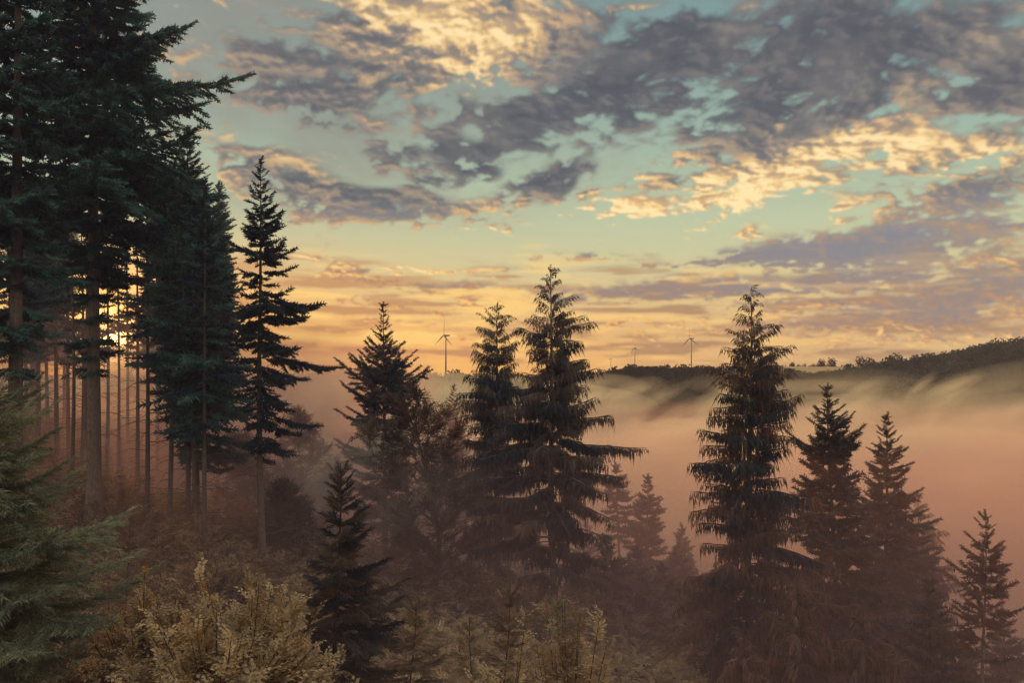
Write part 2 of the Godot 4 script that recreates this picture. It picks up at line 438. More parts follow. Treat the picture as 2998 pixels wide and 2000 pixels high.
func make_land() -> void:
	lump = noise(0.02, 4, 21)
	var around := 420
	var rings := []
	for i in 190:
		var k := i / 189.0
		rings.append(1.5 + 70.0 * k + 9000.0 * pow(k, 4.2))
	var v := PackedVector3Array()
	var idx := PackedInt32Array()
	v.append(Vector3(0, ground(0, 0), 0))
	for r in rings:
		for j in around:
			var a := TAU * j / around
			v.append(on_ground(sin(a) * r, cos(a) * r))
	for j in around:
		idx.append_array(PackedInt32Array([0, 1 + j, 1 + (j + 1) % around]))
	for i in rings.size() - 1:
		for j in around:
			var a := 1 + i * around + j
			var b := 1 + i * around + (j + 1) % around
			idx.append_array(PackedInt32Array([a, a + around, b + around, a, b + around, b]))
	var st := SurfaceTool.new()
	var arrays := []
	arrays.resize(Mesh.ARRAY_MAX)
	arrays[Mesh.ARRAY_VERTEX] = v
	arrays[Mesh.ARRAY_INDEX] = idx
	var raw := ArrayMesh.new()
	raw.add_surface_from_arrays(Mesh.PRIMITIVE_TRIANGLES, arrays)
	st.create_from(raw, 0)
	st.generate_normals()
	var soil := StandardMaterial3D.new()
	soil.resource_name = "forest floor"
	soil.albedo_texture = noise_texture(0.02, 5, 31, lin(0.035, 0.028, 0.018), lin(0.085, 0.07, 0.04))
	soil.uv1_triplanar = true
	soil.uv1_world_triplanar = true
	soil.uv1_scale = Vector3(0.21, 0.21, 0.21)
	soil.roughness = 1.0
	soil.heightmap_enabled = true
	soil.heightmap_texture = noise_texture(0.06, 4, 33, Color.BLACK, Color.WHITE)
	soil.heightmap_scale = 6.0
	st.set_material(soil)
	var land := part("ground", st.commit(), self)
	tag(land, "forest hillside falling into the misty valley and rising to the far plateau", "ground", "", "structure")

# the stubble field on the far plateau, a sheet lying a hand above the land
func make_field() -> void:
	var st := SurfaceTool.new()
	st.begin(Mesh.PRIMITIVE_TRIANGLES)
	var straw := StandardMaterial3D.new()
	straw.resource_name = "stubble"
	straw.albedo_texture = noise_texture(0.03, 4, 41, lin(0.2, 0.15, 0.07), lin(0.3, 0.22, 0.11))
	straw.uv1_triplanar = true
	straw.uv1_world_triplanar = true
	straw.uv1_scale = Vector3(0.01, 0.01, 0.05)
	straw.roughness = 1.0
	st.set_material(straw)
	var n := 40
	for i in n + 1:
		for j in n + 1:
			var az := deg_to_rad(lerpf(15.2, 24.6, i / float(n)))
			var near_r := 1190.0 + 60.0 * sin(i * 0.2)
			var r := lerpf(near_r, 1650.0, j / float(n))
			var p := on_ground(sin(az) * r, cos(az) * r)
			st.add_vertex(p + Vector3(0, 0.5, 0))
	for i in n:
		for j in n:
			var a := i * (n + 1) + j
			for k in [a, a + 1, a + n + 2, a, a + n + 2, a + n + 1]:
				st.add_index(k)
	st.generate_normals()
	var f := part("field", st.commit(), self)
	tag(f, "pale stubble field on the far plateau beyond the valley", "field", "", "structure")

# a wood far off: crowns set on the land where keep() wants them
func wood(label: String, mesh: Mesh, az0: float, az1: float, r0: float, r1: float, count: int, low: float, high: float, tint: Color, s: int) -> void:
	var rng := RandomNumberGenerator.new()
	rng.seed = s
	var places := []
	var tints := []
	for i in count:
		var az := rng.randf_range(az0, az1)
		var r := sqrt(lerpf(r0 * r0, r1 * r1, rng.randf()))
		var x := sin(deg_to_rad(az)) * r
		var d := cos(deg_to_rad(az)) * r
		var size := rng.randf_range(low, high)
		size *= clampf(0.9 + 1.1 * lump.get_noise_2d(x * 0.35, d * 0.35), 0.45, 1.5)
		var b := Basis(Vector3.UP, rng.randf() * TAU).scaled(Vector3(size * rng.randf_range(0.8, 1.15), size, size * rng.randf_range(0.8, 1.15)))
		places.append(Transform3D(b, on_ground(x, d) - Vector3(0, size * 0.05, 0)))
		var k := rng.randf_range(0.65, 1.35)
		tints.append(Color(tint.r * k * rng.randf_range(0.85, 1.25), tint.g * k, tint.b * k))
	var o := scatter(numbered("forest"), mesh, places, tints, self)
	tag(o, label, "forest", "", "stuff")

# crowns for far trees, one metre tall: leaf clumps through a rounded volume, or tiers of boughs
func far_broadleaf(s: int, clumps: int) -> Mesh:
	var rng := RandomNumberGenerator.new()
	rng.seed = s
	var g := Geo.new()
	g.tube([Vector3.ZERO, Vector3(0.01, 0.3, 0)], [0.03, 0.018], 5)
	for i in clumps:
		var t := rng.randf() * TAU
		var y := rng.randf_range(-1.0, 1.0)
		var rad := sqrt(1.0 - y * y) * rng.randf_range(0.75, 1.0)
		var wob := 1.0 + 0.25 * sin(t * 3.0 + y * 4.0)
		var c := Vector3(cos(t) * rad * 0.4 * wob, 0.48 + y * 0.44 * wob, sin(t) * rad * 0.4 * wob)
		for k in 3:
			var a := Vector3(rng.randf() - 0.5, rng.randf() - 0.5, rng.randf() - 0.5).normalized()
			var b := a.cross(Vector3(rng.randf() - 0.5, rng.randf() - 0.5, rng.randf() - 0.5)).normalized()
			var q := 0.06
			g.tri(c + a * q, c - a * q * 0.6 + b * q, c - a * q * 0.6 - b * q)
	return g.mesh(leaf_far)

func far_conifer(s: int, tiers: int) -> Mesh:
	var rng := RandomNumberGenerator.new()
	rng.seed = s
	var g := Geo.new()
	g.tube([Vector3.ZERO, Vector3(0, 0.5, 0), Vector3(0, 1.0, 0)], [0.014, 0.009, 0.001], 5)
	for i in tiers:
		var k := (i + 0.5) / tiers
		var y := 0.12 + 0.86 * k
		var reach := 0.16 * pow(1.0 - k, 0.8) + 0.012
		var n := 7 if k < 0.8 else 5
		for j in n:
			var t := TAU * (j + rng.randf()) / n
			var l := reach * rng.randf_range(0.65, 1.15)
			var tip := Vector3(cos(t) * l, y - l * 0.35 + 0.02, sin(t) * l)
			var s2 := Vector3(-sin(t), 0, cos(t)) * l * 0.42
			var m := Vector3(cos(t) * l * 0.55, y - l * 0.1, sin(t) * l * 0.55)
			var b := Vector3(0, y + 0.01, 0)
			g.tri(b, m - s2 - Vector3(0, l * 0.25, 0), tip)
			g.tri(b, tip, m + s2 - Vector3(0, l * 0.25, 0))
	return g.mesh(leaf_far)

# ---------------------------------------------------------------- wind turbines
func make_turbine(at: Vector3, hub: float, blade: float, yaw: float, roll: float, label: String) -> void:
	var o := thing("wind_turbine", at, label, "wind turbine", "wind turbines on the far plateau")
	o.rotation.y = yaw
	var g := Geo.new()
	g.tube([Vector3(0, -3, 0), Vector3(0, hub * 0.5, 0), Vector3(0, hub, 0)], [hub * 0.024, hub * 0.018, hub * 0.012], 16)
	part("tower", g.mesh(white_metal), o)
	g = Geo.new()
	var q := hub * 0.02
	g.tube([Vector3(0, hub + q * 0.6, 2.2 * q), Vector3(0, hub + q * 0.6, 2.0 * q), Vector3(0, hub + q * 0.6, -3.0 * q), Vector3(0, hub + q * 0.8, -5.2 * q), Vector3(0, hub + q * 0.8, -5.3 * q)], [0.0, q, q, q * 0.7, 0.0], 12)
	part("nacelle", g.mesh(white_metal), o)
	g = Geo.new()
	g.tube([Vector3(0, hub + q * 0.6, 2.0 * q), Vector3(0, hub + q * 0.6, 3.0 * q), Vector3(0, hub + q * 0.6, 3.7 * q)], [q * 0.8, q * 0.65, 0.0], 12)
	part("hub", g.mesh(white_metal), o)
	for k in 3:
		g = Geo.new()
		var rows := []
		for i in 9:
			var s := i / 8.0
			var chord := blade * (0.03 + 0.06 * smoothstep(0.02, 0.2, s)) * (1.0 - 0.85 * s)
			var twist := deg_to_rad(22.0 * (1.0 - s))
			var c := Vector3(cos(twist), 0, sin(twist)) * chord
			var t := Vector3(-sin(twist), 0, cos(twist)) * (blade * 0.012 * (1.0 - 0.85 * s))
			var p := Vector3(0, blade * s, 0)
			rows.append([p - c * 0.35, p + t, p + c * 0.65, p - t])
		for i in 8:
			for j in 4:
				var l := (j + 1) % 4
				g.quad(rows[i][j], rows[i + 1][j], rows[i + 1][l], rows[i][l])
		var b := part("blade", g.mesh(white_metal), o)
		b.position = Vector3(0, hub + q * 0.6, 2.9 * q)
		b.rotation.z = roll + TAU * k / 3.0

# ---------------------------------------------------------------- materials and twigs
var white_metal: StandardMaterial3D
var leaf_far: StandardMaterial3D
var needle_mat: StandardMaterial3D
var leaf_mat: StandardMaterial3D
var cone_mat: StandardMaterial3D
var bark_dark: StandardMaterial3D
var bark_pale: StandardMaterial3D
var bark_grey: StandardMaterial3D
var sprays := {}

func make_materials() -> void:
	white_metal = StandardMaterial3D.new()
	white_metal.resource_name = "painted steel"
	white_metal.albedo_color = lin(0.3, 0.3, 0.31)
	white_metal.roughness = 0.45
	skyline_mat.resource_name = "dark far leaves"
	skyline_mat.albedo_color = lin(0.035, 0.035, 0.033)
	skyline_mat.roughness = 0.9
	leaf_far = foliage_material("far foliage", 0.9, Color.BLACK)
	needle_mat = foliage_material("needles", 0.55, Color(0.25, 0.25, 0.2))
	leaf_mat = foliage_material("leaves", 0.6, Color(0.75, 0.7, 0.45))
	cone_mat = foliage_material("cones", 0.7, Color.BLACK)
	bark_dark = bark_material("dark bark", Color(0.04, 0.029, 0.025), Color(0.12, 0.085, 0.07))
	bark_pale = bark_material("pale bark", Color(0.14, 0.1, 0.08), Color(0.36, 0.26, 0.21))
	bark_grey = bark_material("grey bark", Color(0.08, 0.06, 0.05), Color(0.23, 0.165, 0.135))
	var rng := RandomNumberGenerator.new()
	rng.seed = 99
	# hanging: a rachis with a curtain of drooping shoots
	var g := Geo.new()
	g.shoot(Vector3(-0.1, 0, 0), Vector3(1.0, -0.06, 0), 0.05, 0.3)
	for i in 7:
		var p := Vector3(0.06 + i * 0.14, -0.01, rng.randf_range(-0.05, 0.05))
		var q := p + Vector3(rng.randf_range(-0.03, 0.16), -rng.randf_range(0.3, 1.25), rng.randf_range(-0.16, 0.16))
		g.shoot(p, q, 0.048, rng.randf() * 3.0)
		var m := p.lerp(q, rng.randf_range(0.3, 0.6))
		g.shoot(m, m + Vector3(rng.randf_range(-0.1, 0.18), -rng.randf_range(0.2, 0.4), rng.randf_range(-0.14, 0.14)), 0.042, rng.randf() * 3.0)
	sprays["hang"] = g.mesh(needle_mat)
	# flat: a herringbone of shoots, drooping a little
	g = Geo.new()
	g.shoot(Vector3(-0.1, 0, 0), Vector3(1.05, 0.0, 0), 0.06, 0.3)
	for i in 7:
		for s in [-1.0, 1.0]:
			var p := Vector3(0.04 + i * 0.13 + rng.randf_range(-0.03, 0.03), 0, 0)
			var l := rng.randf_range(0.4, 0.62) * (1.0 - i * 0.07)
			var q := p + Vector3(l * 0.75, -l * rng.randf_range(0.05, 0.75), s * l * rng.randf_range(0.5, 0.9))
			g.shoot(p, q, 0.062, rng.randf() * 3.0)
	for i in 3:
		var p := Vector3(0.15 + i * 0.27, 0, 0)
		g.shoot(p, p + Vector3(0.26, 0.16 + rng.randf() * 0.12, rng.randf_range(-0.15, 0.15)), 0.055, rng.randf() * 3.0)
	sprays["flat"] = g.mesh(needle_mat)
	# needled: the same for trees close by, with separate needles
	g = Geo.new()
	g.needled(Vector3(-0.1, 0, 0), Vector3(1.05, 0.02, 0), 0.105, 34, rng)
	for i in 5:
		for s in [-1.0, 1.0]:
			var p := Vector3(0.08 + i * 0.17 + rng.randf_range(-0.03, 0.03), 0, 0)
			var l := rng.randf_range(0.4, 0.62) * (1.0 - i * 0.09)
			g.needled(p, p + Vector3(l * 0.8, -l * rng.randf_range(0.0, 0.4), s * l * rng.randf_range(0.45, 0.75)), 0.105, 17, rng)
	for i in 2:
		var p := Vector3(0.2 + i * 0.35, 0, 0)
		g.needled(p, p + Vector3(0.28, 0.12, rng.randf_range(-0.1, 0.1)), 0.12, 12, rng)
	sprays["needled"] = g.mesh(needle_mat)
	# leafy twigs: broad, long and small leaves
	for kind in [["broad", 11, 0.3, 0.19], ["long", 10, 0.42, 0.14], ["small", 15, 0.17, 0.12], ["fern", 12, 0.34, 0.1]]:
		g = Geo.new()
		g.shoot(Vector3(-0.15, 0, 0), Vector3(1.0, 0.04, 0), 0.014, 0.0)
		for i in int(kind[1]):
			var s := -1.0 if i % 2 else 1.0
			var p := Vector3(0.05 + 0.95 * i / kind[1], 0.02, 0)
			var along := Vector3(rng.randf_range(0.3, 0.8), rng.randf_range(-0.45, 0.35), s * rng.randf_range(0.5, 0.95)).normalized()
			if i == int(kind[1]) - 1:
				along = Vector3(1, -0.1, 0.1).normalized()
			var up := (Vector3.UP + Vector3(rng.randf_range(-0.35, 0.35), 0, rng.randf_range(-0.35, 0.35))).normalized()
			var across := along.cross(up).normalized()
			g.leaf(p + along * 0.05, along, across, across.cross(along), kind[2] * rng.randf_range(0.75, 1.2), kind[3] * rng.randf_range(0.85, 1.15))
		sprays[kind[0]] = g.mesh(leaf_mat)
	g = Geo.new()
	g.tube([Vector3(0, 0, 0), Vector3(0, -0.25, 0), Vector3(0.03, -0.7, 0), Vector3(0.04, -1.0, 0)], [0.05, 0.17, 0.15, 0.02], 5)
	sprays["cone"] = g.mesh(cone_mat)

# how boughs grow: slope at the crown's foot and top, sag, lift at the tip, side shoots, spray, its size, spacing, bare part near the trunk
const HABITS := {
	"weeping": {"foot": 0.12, "top": 0.95, "sag": -0.45, "lift": 0.14, "side": 0.2, "spray": "hang", "size": 0.46, "gap": 0.165, "bare": 0.16, "whorl": 5, "step": 0.5, "loose": 0.55},
	"great": {"foot": -0.25, "top": 0.8, "sag": -0.1, "lift": 0.16, "side": 0.36, "spray": "flat", "size": 0.47, "gap": 0.18, "bare": 0.14, "whorl": 7, "step": 0.8, "loose": 0.22},
	"spruce": {"foot": -0.25, "top": 0.8, "sag": -0.1, "lift": 0.16, "side": 0.36, "spray": "flat", "size": 0.46, "gap": 0.19, "bare": 0.14, "whorl": 7, "step": 0.5, "loose": 0.35},
	"ragged": {"foot": -0.42, "top": 0.75, "sag": -0.16, "lift": 0.2, "side": 0.28, "spray": "flat", "size": 0.44, "gap": 0.17, "bare": 0.12, "whorl": 6, "step": 0.5, "loose": 0.5},
	"thin": {"foot": -0.1, "top": 0.9, "sag": -0.12, "lift": 0.12, "side": 0.2, "spray": "flat", "size": 0.38, "gap": 0.22, "bare": 0.3, "whorl": 4, "step": 0.42},
	"fir": {"foot": 0.05, "top": 0.75, "sag": 0.12, "lift": 0.05, "side": 0.34, "spray": "flat", "size": 0.46, "gap": 0.24, "bare": 0.14, "whorl": 6, "step": 0.62, "loose": 0.25},
	"young": {"foot": -0.12, "top": 0.9, "sag": -0.05, "lift": 0.15, "side": 0.34, "spray": "needled", "size": 0.3, "gap": 0.125, "bare": 0.1, "whorl": 7, "step": 0.32, "loose": 0.4},
	"sapling": {"foot": 0.1, "top": 0.9, "sag": -0.05, "lift": 0.2, "side": 0.3, "spray": "needled", "size": 0.24, "gap": 0.11, "bare": 0.06, "whorl": 6, "step": 0.3, "loose": 0.2},
	"far": {"foot": -0.2, "top": 0.7, "sag": -0.12, "lift": 0.12, "side": 0.3, "spray": "flat", "size": 0.85, "gap": 0.5, "bare": 0.2, "whorl": 5, "step": 0.55},
	"beech": {"foot": 0.5, "top": 1.4, "sag": -0.12, "lift": -0.1, "side": 0.4, "spray": "small", "size": 0.55, "gap": 0.24, "bare": 0.25, "whorl": 3, "step": 0.34},
	"dead": {"foot": 0.1, "top": 0.8, "sag": -0.1, "lift": 0.25, "side": 0.2, "spray": "hang", "size": 0.3, "gap": 0.3, "bare": 0.4, "whorl": 5, "step": 0.36},
}
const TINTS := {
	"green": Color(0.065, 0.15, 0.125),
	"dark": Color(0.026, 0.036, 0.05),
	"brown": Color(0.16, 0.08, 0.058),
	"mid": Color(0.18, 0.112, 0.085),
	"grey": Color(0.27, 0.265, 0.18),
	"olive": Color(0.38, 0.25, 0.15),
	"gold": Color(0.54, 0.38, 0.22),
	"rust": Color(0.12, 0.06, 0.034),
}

func reach_at(rows: Array, y: float, phi: float) -> float:
	var last: Array = rows[0]
	if y >= last[0]:
		return 0.02
	for row in rows:
		if y >= row[0]:
			var k: float = (y - row[0]) / maxf(last[0] - row[0], 0.001)
			var l := lerpf(row[1], last[1], k)
			var r := lerpf(row[2], last[2], k)
			return lerpf(l, r, smoothstep(-0.7, 0.7, cos(phi)))
		last = row
	return lerpf(last[1], last[2], 0.5 + 0.5 * cos(phi))

# one tree: trunk, boughs and crown. rows: [height above the eye, reach to -x, reach to +x] from the top down
func tree(called: String, label: String, category: String, group: String, x: float, d: float, top: float, lean: float, girth: float, habit: String, tint: String, bark: Material, rows: Array, s: int, options := {}) -> Node3D:
	var rng := RandomNumberGenerator.new()
	rng.seed = s
	var h: Dictionary = HABITS[habit]
	var base := on_ground(x, d)
	var tall := top - base.y
	var o := thing(called, base, label, category, group)
	var bend := rng.randf_range(-0.12, 0.12)
	var pts := []
	var rad := []
	for i in 15:
		var t := i / 14.0
		pts.append(_axis(tall * t, tall, lean, bend) - Vector3(0, 0.3 if i == 0 else 0.0, 0))
		rad.append(maxf(girth * (pow(1.0 - t, 0.75) + (0.5 if i == 0 else 0.0)), 0.008))
	var g := Geo.new()
	g.tube(pts, rad, 11)
	part("trunk", g.mesh(bark), o)
	var wood := Geo.new()
	var places := []
	var tints := []
	var cones := []
	var cone_tints := []
	var gap: float = h.gap * options.get("coarse", 1.0)
	var size: float = h.size * options.get("coarse", 1.0) * options.get("size", 1.0)
	var foot: float = maxf(rows[-1][0] - base.y, 0.25)
	var base_tint: Color = TINTS[tint]
	var second: Color = TINTS[options.get("second", tint)]
	var density: float = options.get("density", 1.0)
	var y := foot
	var phi := rng.randf() * TAU
	while y < tall - 0.12:
		var t := (y - foot) / maxf(tall - foot, 0.1)
		var count: int = h.whorl if t < 0.85 else maxi(h.whorl - 1, 3)
		var vigour := rng.randf_range(0.66, 1.14)
		var lop := rng.randf() * TAU
		for b in count:
			phi += 2.39996 + rng.randf_range(-0.3, 0.3)
			if rng.randf() > density:
				continue
			var at: float = y + rng.randf_range(-1.0, 1.0) * h.get("loose", 0.5) * h.step * (1.0 - 0.6 * t)
			var slope: float = lerpf(h.foot, h.top, pow(clampf(t, 0.0, 1.0), 1.6)) + rng.randf_range(-0.12, 0.12)
			var run := reach_at(rows, at + base.y, phi)
			run = reach_at(rows, at + base.y + run * (slope + h.sag + h.lift), phi) * (rng.randf_range(0.7, 1.08) if rng.randf() < 0.82 else rng.randf_range(0.3, 0.6))
			run = maxf(run * vigour * (1.0 + 0.16 * sin(phi + lop)), 0.14)
			var out := Vector3(cos(phi), 0, sin(phi))
			var root: Vector3 = _axis(at, tall, lean, bend)
			var sag: float = h.sag * rng.randf_range(0.6, 1.4)
			var sweep := rng.randf_range(-0.14, 0.14)
			var across := Vector3(-out.z, 0, out.x)
			var spine := []
			var thick := []
			var r0: float = clampf(run * 0.011, 0.006, 0.04)
			for i in 6:
				var q := i / 5.0
				spine.append(root + out * run * q + across * sweep * run * q * q + Vector3.UP * run * (slope * q + sag * q * q + h.lift * pow(q, 4.0)))
				thick.append(r0 * (1.0 - 0.85 * q))
			wood.tube(spine, thick, 4)
			var tone := rng.randf_range(0.7, 1.3)
			var col := base_tint.lerp(second, clampf(rng.randf() * 1.4 - 0.3, 0.0, 1.0))
			var q: float = options.get("bare", h.bare) * (1.0 - 0.8 * t) * rng.randf_range(0.6, 1.4)
			var side := 1.0
			var slim := lerpf(1.0, 0.62, smoothstep(0.65, 1.0, t))
			while q < 1.0:
				var i := mini(int(q * 5.0), 4)
				var p: Vector3 = (spine[i] as Vector3).lerp(spine[i + 1], q * 5.0 - i)
				var f: Vector3 = ((spine[i + 1] as Vector3) - spine[i]).normalized()
				_spray(places, tints, p, f, size * rng.randf_range(0.75, 1.15) * slim, rng, col, tone, slim)
				if options.has("cones") and t > options.get("cones_from", 0.4) and rng.randf() < options.cones * (0.3 + q):
					var c := rng.randf_range(0.13, 0.19)
					cones.append(Transform3D(Basis(Vector3.UP, rng.randf() * TAU).scaled(Vector3(c, c, c)), p + Vector3(rng.randf_range(-0.1, 0.1), -0.04, rng.randf_range(-0.1, 0.1))))
					var ck := rng.randf_range(0.6, 1.4)
					cone_tints.append(Color(0.11 * ck, 0.048 * ck, 0.022 * ck))
				var l: float = h.side * run * pow(1.0 - q, 0.7) * rng.randf_range(0.6, 1.1) * (1.6 if q < 0.5 else 1.0)
				if l > gap * 0.8:
					side = -side
					var dir := (f * rng.randf_range(0.5, 0.9) + f.cross(Vector3.UP).normalized() * side * rng.randf_range(0.7, 1.0) + Vector3(0, rng.randf_range(-0.4, 0.05), 0)).normalized()
					var n := int(l / gap)
					for k in n:
						var e := (k + 0.7) * gap
						_spray(places, tints, p + dir * e - Vector3(0, 0.1 * e * e, 0), dir, size * rng.randf_range(0.7, 1.1) * slim, rng, col, tone, slim)
				q += gap / run * rng.randf_range(0.7, 1.1) * (0.75 if l > gap else 1.0)
		y += h.step * lerpf(1.0, 0.5, t) * rng.randf_range(0.75, 1.25) * options.get("sparse", 1.0)
	# the leader
	for i in 3:
		_spray(places, tints, _axis(tall - 0.15 - i * 0.16, tall, lean, bend), Vector3(rng.randf_range(-0.25, 0.25), 1.0, rng.randf_range(-0.25, 0.25)).normalized(), size * 0.6, rng, base_tint, 1.0)
	# dry snags below the crown
	var bare_from: float = options.get("snags", 1e6) - base.y
	y = bare_from
	while y < foot:
		phi += 2.39996
		var out := Vector3(cos(phi), rng.randf_range(-0.35, 0.15), sin(phi))
		var root: Vector3 = _axis(y, tall, lean, bend)
		var l: float = rng.randf_range(0.4, 2.0)
		wood.tube([root, root + out * l * 0.5 + Vector3(0, 0.05, 0), root + out * l - Vector3(0, 0.18 * l, 0)], [0.018, 0.012, 0.004], 4)
		y += rng.randf_range(0.12, 0.4)
	var bm := part("boughs", wood.mesh(bark), o)
	bm.set_meta("kind", "stuff")
	scatter("crown", sprays[h.spray], places, tints, o)
	if cones:
		scatter("cones", sprays["cone"], cones, cone_tints, o)
	return o

func _axis(y: float, tall: float, lean: float, bend: float) -> Vector3:
	var t := y / tall
	return Vector3(lean * t + bend * sin(t * 5.0), y, bend * sin(t * 4.0 + 1.0))

func _spray(places: Array, tints: Array, p: Vector3, f: Vector3, size: float, rng: RandomNumberGenerator, col: Color, tone: float, long := 1.0) -> void:
	var up := Vector3(rng.randf_range(-0.3, 0.3), 1.0, rng.randf_range(-0.3, 0.3))
	f = (f + Vector3(rng.randf_range(-0.2, 0.2), rng.randf_range(-0.15, 0.15), rng.randf_range(-0.2, 0.2))).normalized()
	var z := f.cross(up).normalized()
	if rng.randf() < 0.5:
		z = -z
	up = z.cross(f)
	if up.y < 0.0:
		up = -up
	places.append(Transform3D(Basis(f * size, up * size * long * rng.randf_range(0.7, 1.3), z * size), p))
	var k := tone * rng.randf_range(0.75, 1.25)
	tints.append(Color(col.r * k, col.g * k, col.b * k))

# a broad-leaved tree: a trunk that forks into limbs, limbs into twigs, leaves at their ends
func broadleaf(called: String, label: String, category: String, group: String, x: float, d: float, top: float, lean: float, girth: float, limbs: int, spray: String, size: float, tint: String, second: String, bark: Material, rows: Array, s: int) -> Node3D:
	var rng := RandomNumberGenerator.new()
	rng.seed = s
	var base := on_ground(x, d)
	var tall := top - base.y
	var o := thing(called, base, label, category, group)
	var g := Geo.new()
	var pts := []
	var rad := []
	for i in 11:
		var t := i / 10.0
		pts.append(_axis(tall * t * 0.93, tall, lean, 0.35) - Vector3(0, 0.3 if i == 0 else 0.0, 0))
		rad.append(maxf(girth * pow(1.0 - t, 0.85), 0.008))
	g.tube(pts, rad, 10)
	part("trunk", g.mesh(bark), o)
	var places := []
	var tints := []
	var twigs := Geo.new()
	var low: float = rows[-1][0] - base.y
	for i in limbs:
		var y := lerpf(maxf(low, tall * 0.12), tall, pow((i + rng.randf()) / limbs, 0.9))
		var phi := i * 2.39996 + rng.randf_range(-0.4, 0.4)
		var run := reach_at(rows, y + base.y, phi) * rng.randf_range(0.55, 1.0)
		var root: Vector3 = _axis(maxf(y - run * rng.randf_range(0.7, 1.2), tall * 0.1) * 0.93, tall, lean, 0.35)
		var out := Vector3(cos(phi), 0, sin(phi))
		var tip: Vector3 = _axis(y, tall, lean, 0.35) + out * run
		var mid := root.lerp(tip, 0.5) + out * run * 0.12 + Vector3(rng.randf_range(-0.2, 0.2), rng.randf_range(-0.1, 0.3), rng.randf_range(-0.2, 0.2))
		var r0: float = girth * rng.randf_range(0.2, 0.34)
		var limb := Geo.new()
		limb.tube([root, root.lerp(mid, 0.5) + Vector3(0, 0.05, 0), mid, mid.lerp(tip, 0.5) + Vector3(0, 0.08, 0), tip], [r0, r0 * 0.75, r0 * 0.55, r0 * 0.35, 0.006], 6)
		part("limb", limb.mesh(bark), o)
		var tone := rng.randf_range(0.7, 1.3)
		var col: Color = (TINTS[tint] as Color).lerp(TINTS[second], rng.randf())
		for k in 11:
			var q := rng.randf_range(0.35, 1.0)
			var p := root.lerp(mid, q * 2.0) if q < 0.5 else mid.lerp(tip, q * 2.0 - 1.0)
			var f := ((tip - root).normalized() * 0.7 + Vector3(rng.randf_range(-1, 1), rng.randf_range(-0.5, 0.7), rng.randf_range(-1, 1))).normalized()
			var l := run * rng.randf_range(0.25, 0.5) + 0.25
			var e := p + f * l - Vector3(0, 0.15 * l, 0)
			twigs.tube([p, p.lerp(e, 0.5) + Vector3(0, 0.06 * l, 0), e], [0.014, 0.009, 0.003], 4)
			var n := int(l / (size * 0.3)) + 2
			for j in n:
				_spray(places, tints, p.lerp(e, 0.15 + 0.85 * (j + rng.randf()) / n), (f + Vector3(rng.randf_range(-0.9, 0.9), rng.randf_range(-0.6, 0.5), rng.randf_range(-0.9, 0.9))).normalized(), size * rng.randf_range(0.7, 1.2), rng, col, tone)
	var bm := part("twigs", twigs.mesh(bark), o)
	bm.set_meta("kind", "stuff")
	scatter("foliage", sprays[spray], places, tints, o)
	return o

# a leafy shrub of many stems inside a lumpy dome
func shrub(called: String, label: String, category: String, group: String, at: Vector3, wide: float, tall: float, deep: float, stems: int, spray: String, size: float, tint: String, second: String, s: int) -> Node3D:
	var rng := RandomNumberGenerator.new()
	rng.seed = s
	var o := thing(called, at, label, category, group)
	var wood := Geo.new()
	var places := []
	var tints := []
	for i in stems:
		var t := rng.randf() * TAU
		var k := sqrt(rng.randf())
		var dome := sqrt(maxf(1.0 - k * k * 0.9, 0.05))
		var lumpy := 1.0 + 0.2 * sin(t * 3.0 + s) + 0.16 * sin(t * 7.0 + k * 6.0 + s) + rng.randf_range(-0.2, 0.2)
		var full := rng.randf_range(0.5, 1.0) if rng.randf() < 0.6 else (1.15 if rng.randf() < 0.12 else 1.0)
		var tip := Vector3(cos(t) * k * wide * lumpy, tall * dome * lumpy * full, sin(t) * k * deep * lumpy)
		tip.y = maxf(tip.y, 0.1)
		var root := Vector3(cos(t) * k * wide * 0.18, 0.0, sin(t) * k * deep * 0.18)
		var mid := root.lerp(tip, 0.5) + Vector3(0, tall * 0.12, 0)
		wood.tube([root, mid, tip], [0.022, 0.013, 0.004], 4)
		var tone := rng.randf_range(0.7, 1.3)
		var col: Color = (TINTS[tint] as Color).lerp(TINTS[second], rng.randf())
		var n := int(tip.length() * 0.6 / (size * 0.42)) + 2
		for j in n:
			var q := 1.0 - 0.6 * j / float(n)
			var p := mid.lerp(tip, (q - 0.5) * 2.0) if q > 0.5 else root.lerp(mid, q * 2.0)
			var f := ((tip - mid).normalized() * 0.45 + Vector3(rng.randf_range(-1, 1), rng.randf_range(-0.35, 0.45), rng.randf_range(-1, 1))).normalized()
			_spray(places, tints, p, f, size * rng.randf_range(0.7, 1.15), rng, col, tone)
	var bm := part("stems", wood.mesh(bark_dark), o)
	bm.set_meta("kind", "stuff")
	scatter("foliage", sprays[spray], places, tints, o)
	return o

